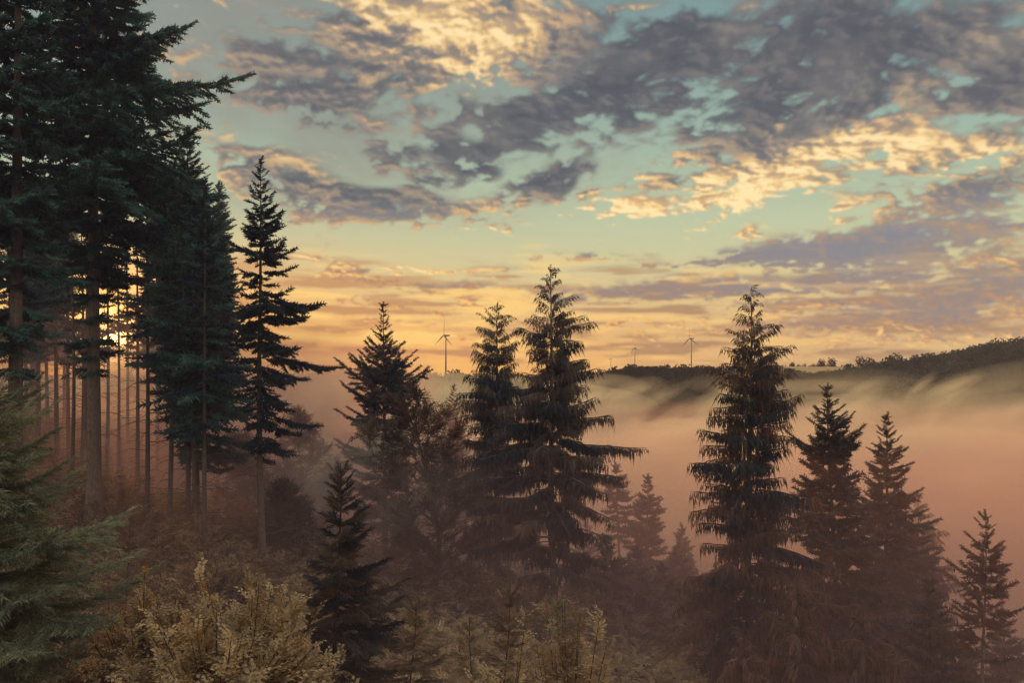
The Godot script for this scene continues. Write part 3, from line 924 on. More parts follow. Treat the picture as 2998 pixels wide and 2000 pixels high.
# what covers the forest floor: brambles, ferns and seedlings in one mass
func undergrowth(label: String, x0: float, x1: float, d0: float, d1: float, count: int, low: float, high: float, spray: String, size: float, tint: String, second: String, s: int) -> void:
	var rng := RandomNumberGenerator.new()
	rng.seed = s
	var places := []
	var tints := []
	for i in count:
		var d := rng.randf_range(d0, d1)
		var x := rng.randf_range(x0, x1) * d
		var tall := rng.randf_range(low, high) * (0.6 + 0.8 * clampf(0.5 + lump.get_noise_2d(x * 9.0, d * 9.0), 0.0, 1.0))
		var c := on_ground(x, d)
		var tone := rng.randf_range(0.65, 1.35)
		var col: Color = (TINTS[tint] as Color).lerp(TINTS[second], rng.randf())
		for j in 7:
			var a := rng.randf() * TAU
			var f := Vector3(cos(a), rng.randf_range(-0.1, 0.9), sin(a)).normalized()
			_spray(places, tints, c + Vector3(cos(a) * 0.25, tall * rng.randf(), sin(a) * 0.25), f, size * rng.randf_range(0.7, 1.3), rng, col, tone)
	var o := scatter(numbered("undergrowth"), sprays[spray], places, tints, self)
	tag(o, label, "undergrowth", "", "stuff")

func make_far_things() -> void:
	var broad := far_broadleaf(3, 130)
	var needle := far_conifer(4, 16)
	wood("dense leafy forest covering the steep hill above the mist at the valley's end", broad, 21.5, 42.0, 600.0, 1060.0, 4200, 7.0, 14.0, Color(0.055, 0.08, 0.08), 51)
	wood("dark rounded wood on the ridge beneath the two distant turbines", broad, 4.5, 13.5, 640.0, 930.0, 1500, 6.0, 11.0, Color(0.045, 0.05, 0.055), 52)
	wood("small pointed tree tops along the ridge beneath the distant turbines", needle, 3.5, 14.0, 860.0, 960.0, 130, 6.0, 11.0, Color(0.045, 0.05, 0.055), 56)
	wood("leafy belt of forest on the slope below the stubble field", broad, 12.0, 25.0, 560.0, 1120.0, 3400, 5.0, 10.0, Color(0.06, 0.055, 0.055), 53)
	wood("hazy far ridge of forest beyond the single large turbine", needle, -40.0, 6.0, 850.0, 1700.0, 2600, 4.0, 8.0, Color(0.04, 0.035, 0.03), 54)
	wood("forest on the far valley side showing dimly through the mist", broad, -24.0, 13.0, 480.0, 880.0, 4200, 7.0, 13.0, Color(0.035, 0.036, 0.034), 57)
	wood("low hedge-like forest edge behind the stubble field", broad, 13.0, 24.0, 1690.0, 1760.0, 150, 3.0, 7.0, Color(0.04, 0.04, 0.035), 55)
	# trees that stand alone on the plateau's edge
	var spots := [[18.2, 1640, 9, 0, "small round tree at the start of the row on the stubble field's skyline"], [19.0, 1650, 8, 1, "small pointed conifer low on the stubble field's skyline"], [19.95, 1640, 15, 0, "wide leafy tree of the pair alone on the stubble field's skyline"], [20.55, 1640, 17, 0, "taller round tree of the pair alone on the stubble field's skyline"], [22.25, 1600, 19, 0, "broad dark tree at the near end of the skyline copse"], [22.8, 1610, 17, 0, "second leafy tree of the skyline copse, beside the broad one"], [23.2, 1610, 12, 1, "slim conifer in the gap of the skyline copse"], [23.5, 1610, 16, 1, "taller conifer beside the gap of the skyline copse"], [23.95, 1600, 20, 0, "round tree before the big one in the skyline copse"], [24.3, 1600, 24, 0, "biggest round tree of the skyline copse by the hill"]]
	var rng := RandomNumberGenerator.new()
	rng.seed = 77
	for sp in spots:
		var az := deg_to_rad(sp[0])
		var o := thing("skyline_tree", on_ground(sin(az) * sp[1], cos(az) * sp[1]), sp[4], "tree", "trees on the plateau's skyline")
		var c: Array = []
		var k: float = sp[2]
		c.append(Transform3D(Basis(Vector3.UP, rng.randf() * TAU).scaled(Vector3(k * 1.1, k, k * 1.1)), Vector3.ZERO))
		c.append(Transform3D(Basis(Vector3.UP, rng.randf() * TAU).scaled(Vector3(k * 0.9, k * 0.85, k * 0.9)), Vector3(k * 0.12, 0, 0)))
		if sp[3] == 1:
			c.pop_back()
		for tr in c:
			var m := part("crown", needle if sp[3] == 1 else broad, o)
			m.transform = tr
			m.material_override = skyline_mat
	make_turbine(Vector3(-161.6, 0.5, -2080), 104.0, 48.0, deg_to_rad(-55), deg_to_rad(-3), "largest wind turbine, between the fir and the pair of spruces")
	make_turbine(Vector3(754, 54, -6500), 98.0, 52.0, deg_to_rad(-72), deg_to_rad(5), "tiniest wind turbine, beside the tallest spruce of the pair")
	make_turbine(Vector3(584, 40, -4050), 104.0, 52.0, deg_to_rad(-66), deg_to_rad(16), "middle-sized wind turbine with a tilted upper blade over the dark ridge")
	make_turbine(Vector3(547, 15, -2600), 106.0, 46.0, deg_to_rad(-62), deg_to_rad(4), "second largest wind turbine, next to the cone-laden spruce")

var skyline_mat := StandardMaterial3D.new()

func make_trees() -> void:
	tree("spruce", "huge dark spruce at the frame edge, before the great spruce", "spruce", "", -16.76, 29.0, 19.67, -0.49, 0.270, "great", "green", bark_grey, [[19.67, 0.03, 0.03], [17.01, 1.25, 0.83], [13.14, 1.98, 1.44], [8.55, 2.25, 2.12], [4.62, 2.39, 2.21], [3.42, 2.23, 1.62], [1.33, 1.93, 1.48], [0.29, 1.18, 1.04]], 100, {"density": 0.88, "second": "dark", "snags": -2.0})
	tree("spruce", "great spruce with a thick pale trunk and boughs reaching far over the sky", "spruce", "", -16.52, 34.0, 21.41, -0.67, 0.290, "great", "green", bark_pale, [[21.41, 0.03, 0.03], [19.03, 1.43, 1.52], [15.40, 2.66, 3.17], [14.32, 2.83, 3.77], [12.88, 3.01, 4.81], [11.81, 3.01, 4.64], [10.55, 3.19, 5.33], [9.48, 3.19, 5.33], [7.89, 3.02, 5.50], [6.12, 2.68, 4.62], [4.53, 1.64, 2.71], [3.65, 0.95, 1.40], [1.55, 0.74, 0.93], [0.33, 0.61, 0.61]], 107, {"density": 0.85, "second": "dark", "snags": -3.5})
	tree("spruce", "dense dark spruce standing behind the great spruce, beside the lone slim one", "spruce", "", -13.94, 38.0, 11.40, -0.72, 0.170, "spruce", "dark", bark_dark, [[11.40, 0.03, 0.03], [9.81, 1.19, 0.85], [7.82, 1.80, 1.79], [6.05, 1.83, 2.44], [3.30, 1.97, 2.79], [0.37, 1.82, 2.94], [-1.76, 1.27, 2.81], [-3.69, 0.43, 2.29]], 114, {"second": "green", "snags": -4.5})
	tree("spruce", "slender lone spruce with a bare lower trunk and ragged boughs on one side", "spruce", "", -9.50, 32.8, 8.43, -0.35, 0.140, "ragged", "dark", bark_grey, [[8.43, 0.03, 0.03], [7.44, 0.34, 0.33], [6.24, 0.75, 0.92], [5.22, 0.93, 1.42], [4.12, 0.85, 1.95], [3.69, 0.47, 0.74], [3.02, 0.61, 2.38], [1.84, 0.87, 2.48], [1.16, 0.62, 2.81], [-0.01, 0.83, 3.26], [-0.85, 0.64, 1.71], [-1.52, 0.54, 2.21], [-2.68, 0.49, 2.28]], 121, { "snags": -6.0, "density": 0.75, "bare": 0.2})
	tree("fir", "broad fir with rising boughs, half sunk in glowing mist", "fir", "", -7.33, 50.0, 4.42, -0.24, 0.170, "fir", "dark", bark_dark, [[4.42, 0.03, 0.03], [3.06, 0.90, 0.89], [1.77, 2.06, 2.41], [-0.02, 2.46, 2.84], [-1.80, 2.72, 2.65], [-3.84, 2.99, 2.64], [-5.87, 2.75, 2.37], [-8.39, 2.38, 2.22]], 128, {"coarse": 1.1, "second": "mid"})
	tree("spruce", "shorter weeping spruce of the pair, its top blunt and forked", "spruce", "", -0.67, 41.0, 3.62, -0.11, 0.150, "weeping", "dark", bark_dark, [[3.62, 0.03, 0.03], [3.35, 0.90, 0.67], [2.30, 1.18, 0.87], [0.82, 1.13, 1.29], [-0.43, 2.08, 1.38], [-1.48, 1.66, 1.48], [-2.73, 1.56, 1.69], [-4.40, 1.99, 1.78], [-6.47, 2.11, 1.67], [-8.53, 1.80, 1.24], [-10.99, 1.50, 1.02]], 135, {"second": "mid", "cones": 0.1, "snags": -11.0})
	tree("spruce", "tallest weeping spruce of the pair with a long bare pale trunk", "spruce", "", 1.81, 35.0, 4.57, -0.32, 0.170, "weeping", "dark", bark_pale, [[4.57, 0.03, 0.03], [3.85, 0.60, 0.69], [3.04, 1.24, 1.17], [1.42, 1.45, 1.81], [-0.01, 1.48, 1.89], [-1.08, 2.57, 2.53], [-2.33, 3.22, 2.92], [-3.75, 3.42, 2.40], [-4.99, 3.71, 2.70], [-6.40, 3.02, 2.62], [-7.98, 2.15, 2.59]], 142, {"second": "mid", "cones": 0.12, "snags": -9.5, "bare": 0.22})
	tree("spruce", "cone-laden weeping spruce standing alone before the mist, widest at its foot", "spruce", "", 8.49, 30.5, 3.25, -0.04, 0.170, "weeping", "dark", bark_grey, [[3.25, 0.03, 0.03], [2.33, 0.52, 0.69], [1.08, 1.11, 1.31], [0.30, 1.38, 1.61], [-0.79, 1.59, 1.88], [-2.03, 1.84, 1.87], [-2.73, 2.24, 1.74], [-3.89, 2.01, 2.04], [-5.12, 2.30, 2.35], [-6.65, 2.04, 2.64], [-8.48, 2.21, 2.78], [-10.60, 2.38, 2.76]], 149, {"second": "brown", "cones": 0.22, "cones_from": 0.2})
	tree("spruce", "dark spruce leaning on the cone-laden one, its top level with the mist", "spruce", "", 12.68, 34.0, -0.27, 0.00, 0.150, "spruce", "dark", bark_dark, [[-0.27, 0.03, 0.03], [-1.23, 0.70, 0.86], [-2.09, 1.05, 1.12], [-3.30, 1.50, 1.37], [-4.68, 1.85, 1.62], [-6.22, 2.04, 1.96], [-8.26, 2.22, 2.30], [-9.96, 2.41, 2.46], [-11.82, 2.42, 2.62]], 156, {"second": "brown", "cones": 0.14})
	tree("spruce", "lower spruce third in the step-down row of conifers", "spruce", "", 16.08, 37.0, -1.52, 0.05, 0.140, "spruce", "dark", bark_dark, [[-1.52, 0.03, 0.03], [-2.46, 0.38, 0.57], [-3.59, 0.86, 0.85], [-4.71, 1.05, 1.32], [-6.21, 1.34, 2.07], [-7.88, 1.53, 2.35], [-9.92, 1.54, 2.82], [-12.86, 1.73, 3.19]], 163, {"second": "brown", "cones": 0.12})
	tree("spruce", "spruce hidden at the outer flank of the step-down row of conifers", "spruce", "", 19.40, 41.0, -5.64, -0.04, 0.120, "weeping", "brown", bark_dark, [[-5.64, 0.03, 0.03], [-6.88, 0.53, 0.73], [-8.94, 0.96, 1.24], [-10.99, 1.18, 1.65], [-14.25, 1.41, 1.95]], 170, {"second": "dark"})
	tree("spruce", "thin withered conifer with a pale trunk, apart from the others over the mist", "spruce", "", 15.84, 29.0, -4.46, 0.01, 0.085, "fir", "rust", bark_pale, [[-4.46, 0.03, 0.03], [-5.30, 0.55, 0.56], [-6.32, 0.99, 0.86], [-7.48, 1.22, 1.23], [-8.93, 1.14, 1.45], [-10.20, 1.14, 1.45]], 177, {"second": "brown", "cones": 0.1, "cones_from": 0.5, "coarse": 0.8, "density": 0.85})
	tree("spruce", "hazy pointed spruce beside the tallest of the pair", "spruce", "", 6.99, 56.0, -5.58, -0.09, 0.150, "spruce", "dark", bark_grey, [[-5.58, 0.03, 0.03], [-6.85, 0.55, 0.56], [-7.98, 0.79, 0.87], [-10.24, 0.86, 1.06]], 184, {"coarse": 1.3, "snags": -19.0})
	tree("spruce", "second hazy pointed spruce in the gap before the cone-laden one", "spruce", "", 8.18, 52.0, -5.92, -0.06, 0.150, "spruce", "dark", bark_grey, [[-5.92, 0.03, 0.03], [-7.15, 0.54, 0.53], [-8.46, 1.00, 1.00], [-10.56, 1.14, 1.20], [-12.90, 1.02, 1.11]], 191, {"coarse": 1.3, "snags": -17.0})
	tree("spruce", "low misty spruce against the cone-laden one", "spruce", "", 10.60, 54.0, -9.20, -0.06, 0.130, "spruce", "dark", bark_grey, [[-9.20, 0.03, 0.03], [-10.69, 0.70, 0.68], [-12.32, 1.12, 1.09], [-15.01, 1.27, 1.36], [-17.17, 1.28, 1.35]], 198, {"coarse": 1.3, "second": "brown"})
	tree("spruce", "faint spruce drowned in the glow behind the blunt-topped one", "spruce", "", -5.61, 85.0, -0.68, -0.13, 0.160, "far", "mid", bark_grey, [[-0.68, 0.03, 0.03], [-2.63, 0.79, 0.82], [-5.23, 1.45, 1.38], [-9.11, 1.89, 1.81], [-14.26, 1.90, 1.79]], 205, {"coarse": 0.8})
	tree("young_spruce", "dark young spruce with a bare crooked leader, close by in the middle", "spruce", "", -3.37, 17.0, -1.67, -0.11, 0.060, "young", "mid", bark_dark, [[-1.67, 0.03, 0.03], [-1.99, 0.15, 0.24], [-2.42, 0.34, 0.62], [-2.85, 0.30, 0.66], [-3.28, 0.35, 0.82], [-3.79, 0.67, 1.33], [-4.56, 0.77, 1.49], [-5.23, 0.96, 1.78], [-5.91, 1.14, 1.99]], 212, {"second": "dark", "size": 1.15, "density": 0.9})
	tree("young_spruce", "bushy grey-green spruce close by at the frame edge", "spruce", "", -7.09, 11.5, 0.58, -0.01, 0.070, "young", "grey", bark_grey, [[0.58, 0.03, 0.03], [0.23, 0.35, 0.53], [-0.36, 0.70, 0.86], [-0.82, 0.98, 1.16], [-1.17, 1.22, 1.40], [-1.70, 1.45, 1.47], [-2.16, 1.56, 1.71], [-2.57, 1.73, 1.98], [-3.20, 1.84, 1.98], [-4.00, 1.89, 1.93]], 219, { "size": 0.95})
	tree("young_spruce", "slim upright young spruce with a thin top, before the beech", "spruce", "", -0.12, 16.0, -3.73, 0.00, 0.030, "sapling", "olive", bark_dark, [[-3.73, 0.03, 0.03], [-4.17, 0.20, 0.25], [-4.61, 0.41, 0.45], [-5.09, 0.33, 0.41], [-5.56, 0.37, 0.45]], 226, {"second": "mid"})
	tree("young_spruce", "small pale spruce sapling nearest the frame foot", "spruce", "", -0.65, 14.5, -4.03, 0.01, 0.025, "sapling", "olive", bark_dark, [[-4.03, 0.03, 0.03], [-4.39, 0.21, 0.20], [-4.83, 0.35, 0.35], [-5.33, 0.50, 0.46]], 233, {"second": "grey"})
	tree("young_spruce", "rounded young spruce beside the dark one, its shoots tipped with gold", "spruce", "", -1.86, 16.0, -4.05, -0.00, 0.030, "young", "olive", bark_dark, [[-4.05, 0.03, 0.03], [-4.45, 0.25, 0.24], [-4.93, 0.41, 0.49], [-5.56, 0.54, 0.61]], 240, {"second": "mid"})
	tree("young_spruce", "spindly spruce leader growing against the bare pale trunk", "spruce", "", 1.05, 18.0, -4.69, -0.00, 0.020, "sapling", "grey", bark_dark, [[-4.69, 0.03, 0.03], [-5.09, 0.14, 0.14], [-5.72, 0.23, 0.23]], 247)
	tree("young_spruce", "small thin fir sapling on the slope above the golden bush", "fir", "", -9.81, 22.0, -3.64, -0.00, 0.025, "sapling", "mid", bark_dark, [[-3.64, 0.03, 0.03], [-4.13, 0.24, 0.27], [-4.80, 0.38, 0.44], [-5.57, 0.29, 0.38]], 254, {"sparse": 1.5})
	tree("spruce", "ragged brownish spruce low between the hazy conifers and the cone-laden one", "spruce", "", 8.26, 35.0, -7.46, -0.02, 0.100, "weeping", "brown", bark_dark, [[-7.46, 0.03, 0.03], [-8.51, 0.79, 0.79], [-10.08, 1.48, 1.48], [-11.99, 1.97, 1.97], [-13.73, 2.07, 2.07]], 261, {"second": "rust", "coarse": 1.15})
	tree("spruce", "brownish spruce filling the foot of the cone-laden one", "spruce", "", 8.97, 27.0, -6.29, -0.03, 0.100, "weeping", "brown", bark_dark, [[-6.29, 0.03, 0.03], [-7.10, 0.66, 0.66], [-8.31, 1.24, 1.24], [-9.79, 1.66, 1.66], [-11.12, 1.74, 1.74]], 268, {"second": "rust", "coarse": 1.15})
	tree("spruce", "brownish spruce at the foot of the second conifer of the row", "spruce", "", 11.50, 28.0, -7.37, -0.05, 0.100, "weeping", "brown", bark_dark, [[-7.37, 0.03, 0.03], [-8.20, 0.74, 0.74], [-9.46, 1.40, 1.40], [-10.98, 1.86, 1.86], [-12.36, 1.95, 1.95]], 275, {"second": "rust", "coarse": 1.15})
	tree("spruce", "squat spruce under the outer flank of the conifer row", "spruce", "", 14.53, 30.0, -6.99, -0.04, 0.100, "spruce", "mid", bark_dark, [[-6.99, 0.03, 0.03], [-7.89, 0.68, 0.68], [-9.24, 1.27, 1.27], [-10.88, 1.69, 1.69], [-12.36, 1.77, 1.77]], 282, {"second": "dark", "coarse": 1.15})
	tree("spruce", "lowest brown spruce at the frame foot below the cone-laden one", "spruce", "", 6.92, 26.0, -7.62, -0.04, 0.100, "weeping", "brown", bark_dark, [[-7.62, 0.03, 0.03], [-8.39, 0.64, 0.64], [-9.55, 1.20, 1.20], [-10.97, 1.60, 1.60], [-12.24, 1.68, 1.68]], 289, {"second": "rust", "coarse": 1.15})
	tree("spruce", "dark spruce seen through the gaps of the conifer row", "spruce", "", 20.65, 46.0, -7.02, 0.01, 0.100, "spruce", "dark", bark_dark, [[-7.02, 0.03, 0.03], [-8.41, 0.85, 0.85], [-10.49, 1.59, 1.59], [-13.02, 2.12, 2.12], [-15.31, 2.22, 2.22]], 296, {"second": "dark", "coarse": 1.15})
	tree("spruce", "dim spruce in the mist behind the withered conifer", "spruce", "", 21.11, 37.0, -9.92, -0.09, 0.100, "spruce", "mid", bark_dark, [[-9.92, 0.03, 0.03], [-11.03, 0.68, 0.68], [-12.68, 1.28, 1.28], [-14.69, 1.70, 1.70], [-16.52, 1.79, 1.79]], 303, {"second": "dark", "coarse": 1.15})
	tree("spruce", "dim low spruce beside the withered conifer's pale trunk", "spruce", "", 17.68, 34.0, -10.30, -0.11, 0.100, "spruce", "mid", bark_dark, [[-10.30, 0.03, 0.03], [-11.31, 0.63, 0.63], [-12.83, 1.17, 1.17], [-14.67, 1.57, 1.57], [-16.34, 1.64, 1.64]], 310, {"second": "dark", "coarse": 1.15})
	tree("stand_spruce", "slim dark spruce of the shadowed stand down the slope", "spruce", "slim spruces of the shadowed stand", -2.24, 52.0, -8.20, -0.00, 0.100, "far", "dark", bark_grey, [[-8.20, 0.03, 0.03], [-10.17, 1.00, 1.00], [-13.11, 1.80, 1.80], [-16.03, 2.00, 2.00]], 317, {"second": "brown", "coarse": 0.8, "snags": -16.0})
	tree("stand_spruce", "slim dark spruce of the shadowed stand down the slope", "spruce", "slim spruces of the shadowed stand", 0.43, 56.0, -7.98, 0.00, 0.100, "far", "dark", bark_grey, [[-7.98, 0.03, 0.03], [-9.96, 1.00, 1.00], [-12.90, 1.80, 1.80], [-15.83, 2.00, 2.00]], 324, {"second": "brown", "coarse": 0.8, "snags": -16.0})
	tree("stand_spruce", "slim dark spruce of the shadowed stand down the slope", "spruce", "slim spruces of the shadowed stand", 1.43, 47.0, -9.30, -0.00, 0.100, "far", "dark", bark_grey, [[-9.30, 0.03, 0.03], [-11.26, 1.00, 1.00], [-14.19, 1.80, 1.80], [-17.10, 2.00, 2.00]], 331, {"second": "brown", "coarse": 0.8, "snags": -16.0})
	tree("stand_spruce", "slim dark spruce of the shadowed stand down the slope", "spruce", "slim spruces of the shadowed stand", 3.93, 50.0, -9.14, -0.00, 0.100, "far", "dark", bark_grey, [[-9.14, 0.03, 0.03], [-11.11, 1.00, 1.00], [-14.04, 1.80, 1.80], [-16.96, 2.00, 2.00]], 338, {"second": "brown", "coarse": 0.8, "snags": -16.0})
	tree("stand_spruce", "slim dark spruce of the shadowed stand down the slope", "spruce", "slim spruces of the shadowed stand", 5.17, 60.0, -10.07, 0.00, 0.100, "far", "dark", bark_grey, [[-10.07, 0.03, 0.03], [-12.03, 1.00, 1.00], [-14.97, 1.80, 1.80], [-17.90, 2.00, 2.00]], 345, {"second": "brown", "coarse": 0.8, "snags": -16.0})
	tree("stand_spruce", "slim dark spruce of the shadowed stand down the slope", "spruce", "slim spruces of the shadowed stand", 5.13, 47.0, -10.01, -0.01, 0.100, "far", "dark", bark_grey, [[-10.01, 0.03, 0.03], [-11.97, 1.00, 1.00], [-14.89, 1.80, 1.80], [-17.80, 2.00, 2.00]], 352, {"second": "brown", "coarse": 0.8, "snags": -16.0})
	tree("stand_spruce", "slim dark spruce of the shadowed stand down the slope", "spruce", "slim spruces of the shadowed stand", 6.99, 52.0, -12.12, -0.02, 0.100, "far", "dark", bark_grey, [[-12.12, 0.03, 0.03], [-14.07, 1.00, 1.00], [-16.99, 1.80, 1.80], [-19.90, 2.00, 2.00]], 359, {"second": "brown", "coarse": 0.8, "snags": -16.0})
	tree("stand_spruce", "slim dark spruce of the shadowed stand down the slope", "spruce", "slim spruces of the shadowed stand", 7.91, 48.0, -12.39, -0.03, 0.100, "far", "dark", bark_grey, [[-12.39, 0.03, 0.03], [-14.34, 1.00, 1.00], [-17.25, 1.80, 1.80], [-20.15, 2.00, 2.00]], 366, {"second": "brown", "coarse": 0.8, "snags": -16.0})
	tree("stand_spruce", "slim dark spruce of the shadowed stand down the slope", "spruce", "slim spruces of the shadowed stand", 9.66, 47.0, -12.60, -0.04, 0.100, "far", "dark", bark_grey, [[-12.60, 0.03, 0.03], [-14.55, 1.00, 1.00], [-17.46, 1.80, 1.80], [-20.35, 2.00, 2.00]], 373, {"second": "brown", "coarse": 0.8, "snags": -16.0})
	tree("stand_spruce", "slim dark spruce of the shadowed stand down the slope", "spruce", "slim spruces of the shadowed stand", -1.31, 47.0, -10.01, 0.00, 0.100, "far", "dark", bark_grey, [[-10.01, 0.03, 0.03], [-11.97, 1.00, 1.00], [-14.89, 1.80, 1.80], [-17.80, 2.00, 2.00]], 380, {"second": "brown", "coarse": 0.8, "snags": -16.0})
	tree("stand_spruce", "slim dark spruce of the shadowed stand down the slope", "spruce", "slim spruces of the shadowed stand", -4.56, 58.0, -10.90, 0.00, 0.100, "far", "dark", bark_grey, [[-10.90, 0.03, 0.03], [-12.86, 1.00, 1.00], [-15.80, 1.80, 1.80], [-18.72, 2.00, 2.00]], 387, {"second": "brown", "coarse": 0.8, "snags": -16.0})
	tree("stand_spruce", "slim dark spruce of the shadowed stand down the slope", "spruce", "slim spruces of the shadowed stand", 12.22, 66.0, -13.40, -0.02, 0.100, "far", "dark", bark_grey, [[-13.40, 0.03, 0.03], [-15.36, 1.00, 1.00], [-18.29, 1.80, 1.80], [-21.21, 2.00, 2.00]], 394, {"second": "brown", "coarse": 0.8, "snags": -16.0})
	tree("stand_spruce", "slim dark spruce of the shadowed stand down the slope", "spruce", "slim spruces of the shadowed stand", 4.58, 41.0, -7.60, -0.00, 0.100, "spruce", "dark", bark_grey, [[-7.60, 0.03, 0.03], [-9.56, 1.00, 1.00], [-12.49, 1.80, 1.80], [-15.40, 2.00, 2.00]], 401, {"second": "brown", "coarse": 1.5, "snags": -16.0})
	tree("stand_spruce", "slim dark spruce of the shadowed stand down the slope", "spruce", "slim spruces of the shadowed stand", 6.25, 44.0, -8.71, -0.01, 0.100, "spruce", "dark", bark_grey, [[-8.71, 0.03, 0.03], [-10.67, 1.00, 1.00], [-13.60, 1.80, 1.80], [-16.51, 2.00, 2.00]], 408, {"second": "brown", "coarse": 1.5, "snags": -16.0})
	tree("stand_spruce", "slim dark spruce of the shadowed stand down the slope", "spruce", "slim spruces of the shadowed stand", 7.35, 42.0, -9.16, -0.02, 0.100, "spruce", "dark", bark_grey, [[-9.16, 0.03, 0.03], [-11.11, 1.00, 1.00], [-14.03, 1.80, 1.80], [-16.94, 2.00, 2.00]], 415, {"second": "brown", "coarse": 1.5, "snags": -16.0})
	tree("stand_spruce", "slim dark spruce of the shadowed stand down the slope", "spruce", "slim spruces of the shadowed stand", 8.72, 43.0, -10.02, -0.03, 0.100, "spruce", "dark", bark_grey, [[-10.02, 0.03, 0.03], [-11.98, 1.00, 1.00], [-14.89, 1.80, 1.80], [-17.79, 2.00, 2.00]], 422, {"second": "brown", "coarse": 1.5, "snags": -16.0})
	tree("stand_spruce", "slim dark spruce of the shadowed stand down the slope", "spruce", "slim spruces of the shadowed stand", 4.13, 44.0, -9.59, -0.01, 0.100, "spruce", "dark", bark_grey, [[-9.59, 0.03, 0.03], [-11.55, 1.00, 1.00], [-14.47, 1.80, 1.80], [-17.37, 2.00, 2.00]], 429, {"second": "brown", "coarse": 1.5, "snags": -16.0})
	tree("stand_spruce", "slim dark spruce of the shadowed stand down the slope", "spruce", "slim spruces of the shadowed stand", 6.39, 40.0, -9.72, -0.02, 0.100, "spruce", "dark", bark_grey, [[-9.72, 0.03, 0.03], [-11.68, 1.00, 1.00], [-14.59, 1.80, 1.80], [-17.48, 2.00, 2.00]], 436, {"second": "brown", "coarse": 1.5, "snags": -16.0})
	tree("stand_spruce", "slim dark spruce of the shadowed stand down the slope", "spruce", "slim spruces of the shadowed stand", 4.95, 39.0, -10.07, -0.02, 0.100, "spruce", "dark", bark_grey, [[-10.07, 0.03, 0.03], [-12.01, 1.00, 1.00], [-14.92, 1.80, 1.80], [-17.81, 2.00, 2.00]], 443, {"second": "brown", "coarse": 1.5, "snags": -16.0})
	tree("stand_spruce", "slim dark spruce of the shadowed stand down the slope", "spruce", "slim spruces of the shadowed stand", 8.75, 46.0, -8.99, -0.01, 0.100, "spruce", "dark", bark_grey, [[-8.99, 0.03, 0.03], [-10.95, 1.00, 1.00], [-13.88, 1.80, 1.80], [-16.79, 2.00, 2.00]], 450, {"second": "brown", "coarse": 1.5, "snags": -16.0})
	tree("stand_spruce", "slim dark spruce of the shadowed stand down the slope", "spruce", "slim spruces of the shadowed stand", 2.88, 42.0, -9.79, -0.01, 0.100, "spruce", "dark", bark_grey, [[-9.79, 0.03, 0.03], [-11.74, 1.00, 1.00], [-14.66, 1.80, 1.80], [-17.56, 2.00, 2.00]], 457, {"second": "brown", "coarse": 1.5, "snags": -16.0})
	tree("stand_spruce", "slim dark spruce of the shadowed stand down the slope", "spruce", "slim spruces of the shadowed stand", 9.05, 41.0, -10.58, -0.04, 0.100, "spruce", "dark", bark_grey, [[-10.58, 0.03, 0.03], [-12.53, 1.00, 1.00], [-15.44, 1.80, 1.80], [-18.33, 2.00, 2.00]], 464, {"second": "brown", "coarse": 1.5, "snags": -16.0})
	tree("spruce", "straight trunked spruce in front of the sunlit gap", "spruce", "", -15.28, 36.0, 8.35, -0.27, 0.110, "far", "dark", bark_grey, [[8.35, 0.03, 0.03], [5.45, 1.14, 1.14], [2.81, 1.90, 1.90], [0.91, 1.71, 1.71]], 471, {"second": "green", "coarse": 0.75, "snags": -5.0, "density": 0.16})
	tree("spruce", "straight spruce trunk beneath the dense dark spruce, second from the gap", "spruce", "", -13.34, 33.5, 7.77, -0.23, 0.110, "far", "dark", bark_grey, [[7.77, 0.03, 0.03], [4.88, 1.14, 1.14], [2.06, 1.90, 1.90], [0.16, 1.71, 1.71]], 478, {"second": "green", "coarse": 0.75, "snags": -5.0, "density": 0.8})
	tree("spruce", "spruce trunk in the cluster beneath the dense dark crown", "spruce", "", -13.95, 37.0, 8.58, -0.25, 0.120, "far", "dark", bark_grey, [[8.58, 0.03, 0.03], [5.69, 1.14, 1.14], [0.75, 1.90, 1.90], [-1.15, 1.71, 1.71]], 485, {"second": "green", "coarse": 0.75, "snags": -5.0, "density": 0.8})
	tree("spruce", "thinner spruce trunk behind the cluster beneath the dense dark crown", "spruce", "", -14.79, 40.0, 9.28, -0.26, 0.100, "far", "dark", bark_grey, [[9.28, 0.03, 0.03], [6.38, 1.14, 1.14], [0.45, 1.90, 1.90], [-1.44, 1.71, 1.71]], 492, {"second": "green", "coarse": 0.75, "snags": -5.0, "density": 0.8})
	tree("spruce", "nearest trunk of the cluster, its foot behind the golden bush", "spruce", "", -11.44, 32.0, 7.42, -0.20, 0.100, "far", "dark", bark_grey, [[7.42, 0.03, 0.03], [4.53, 1.14, 1.14], [0.09, 1.90, 1.90], [-1.81, 1.71, 1.71]], 499, {"second": "green", "coarse": 0.75, "snags": -5.0, "density": 0.8})
	tree("spruce", "thin leaning twin of the nearest trunk in the cluster", "spruce", "", -12.05, 33.0, 7.65, -1.03, 0.080, "far", "dark", bark_grey, [[7.65, 0.03, 0.03], [4.76, 0.44, 1.84], [0.03, 1.37, 2.43], [-1.86, 1.25, 2.17]], 506, {"second": "green", "coarse": 0.75, "snags": -5.0, "density": 0.8})
	tree("wood_spruce", "slim trunk standing lowest on the slope just outside the great spruce's pale trunk", "spruce", "spruce trunks of the hazy wood", -19.98, 39.0, 9.05, -0.35, 0.100, "far", "dark", bark_grey, [[9.05, 0.03, 0.03], [6.15, 1.14, 1.14], [2.69, 1.90, 1.90], [0.78, 1.71, 1.71]], 513, {"second": "green", "coarse": 0.75, "snags": -5.0, "density": 0.16})
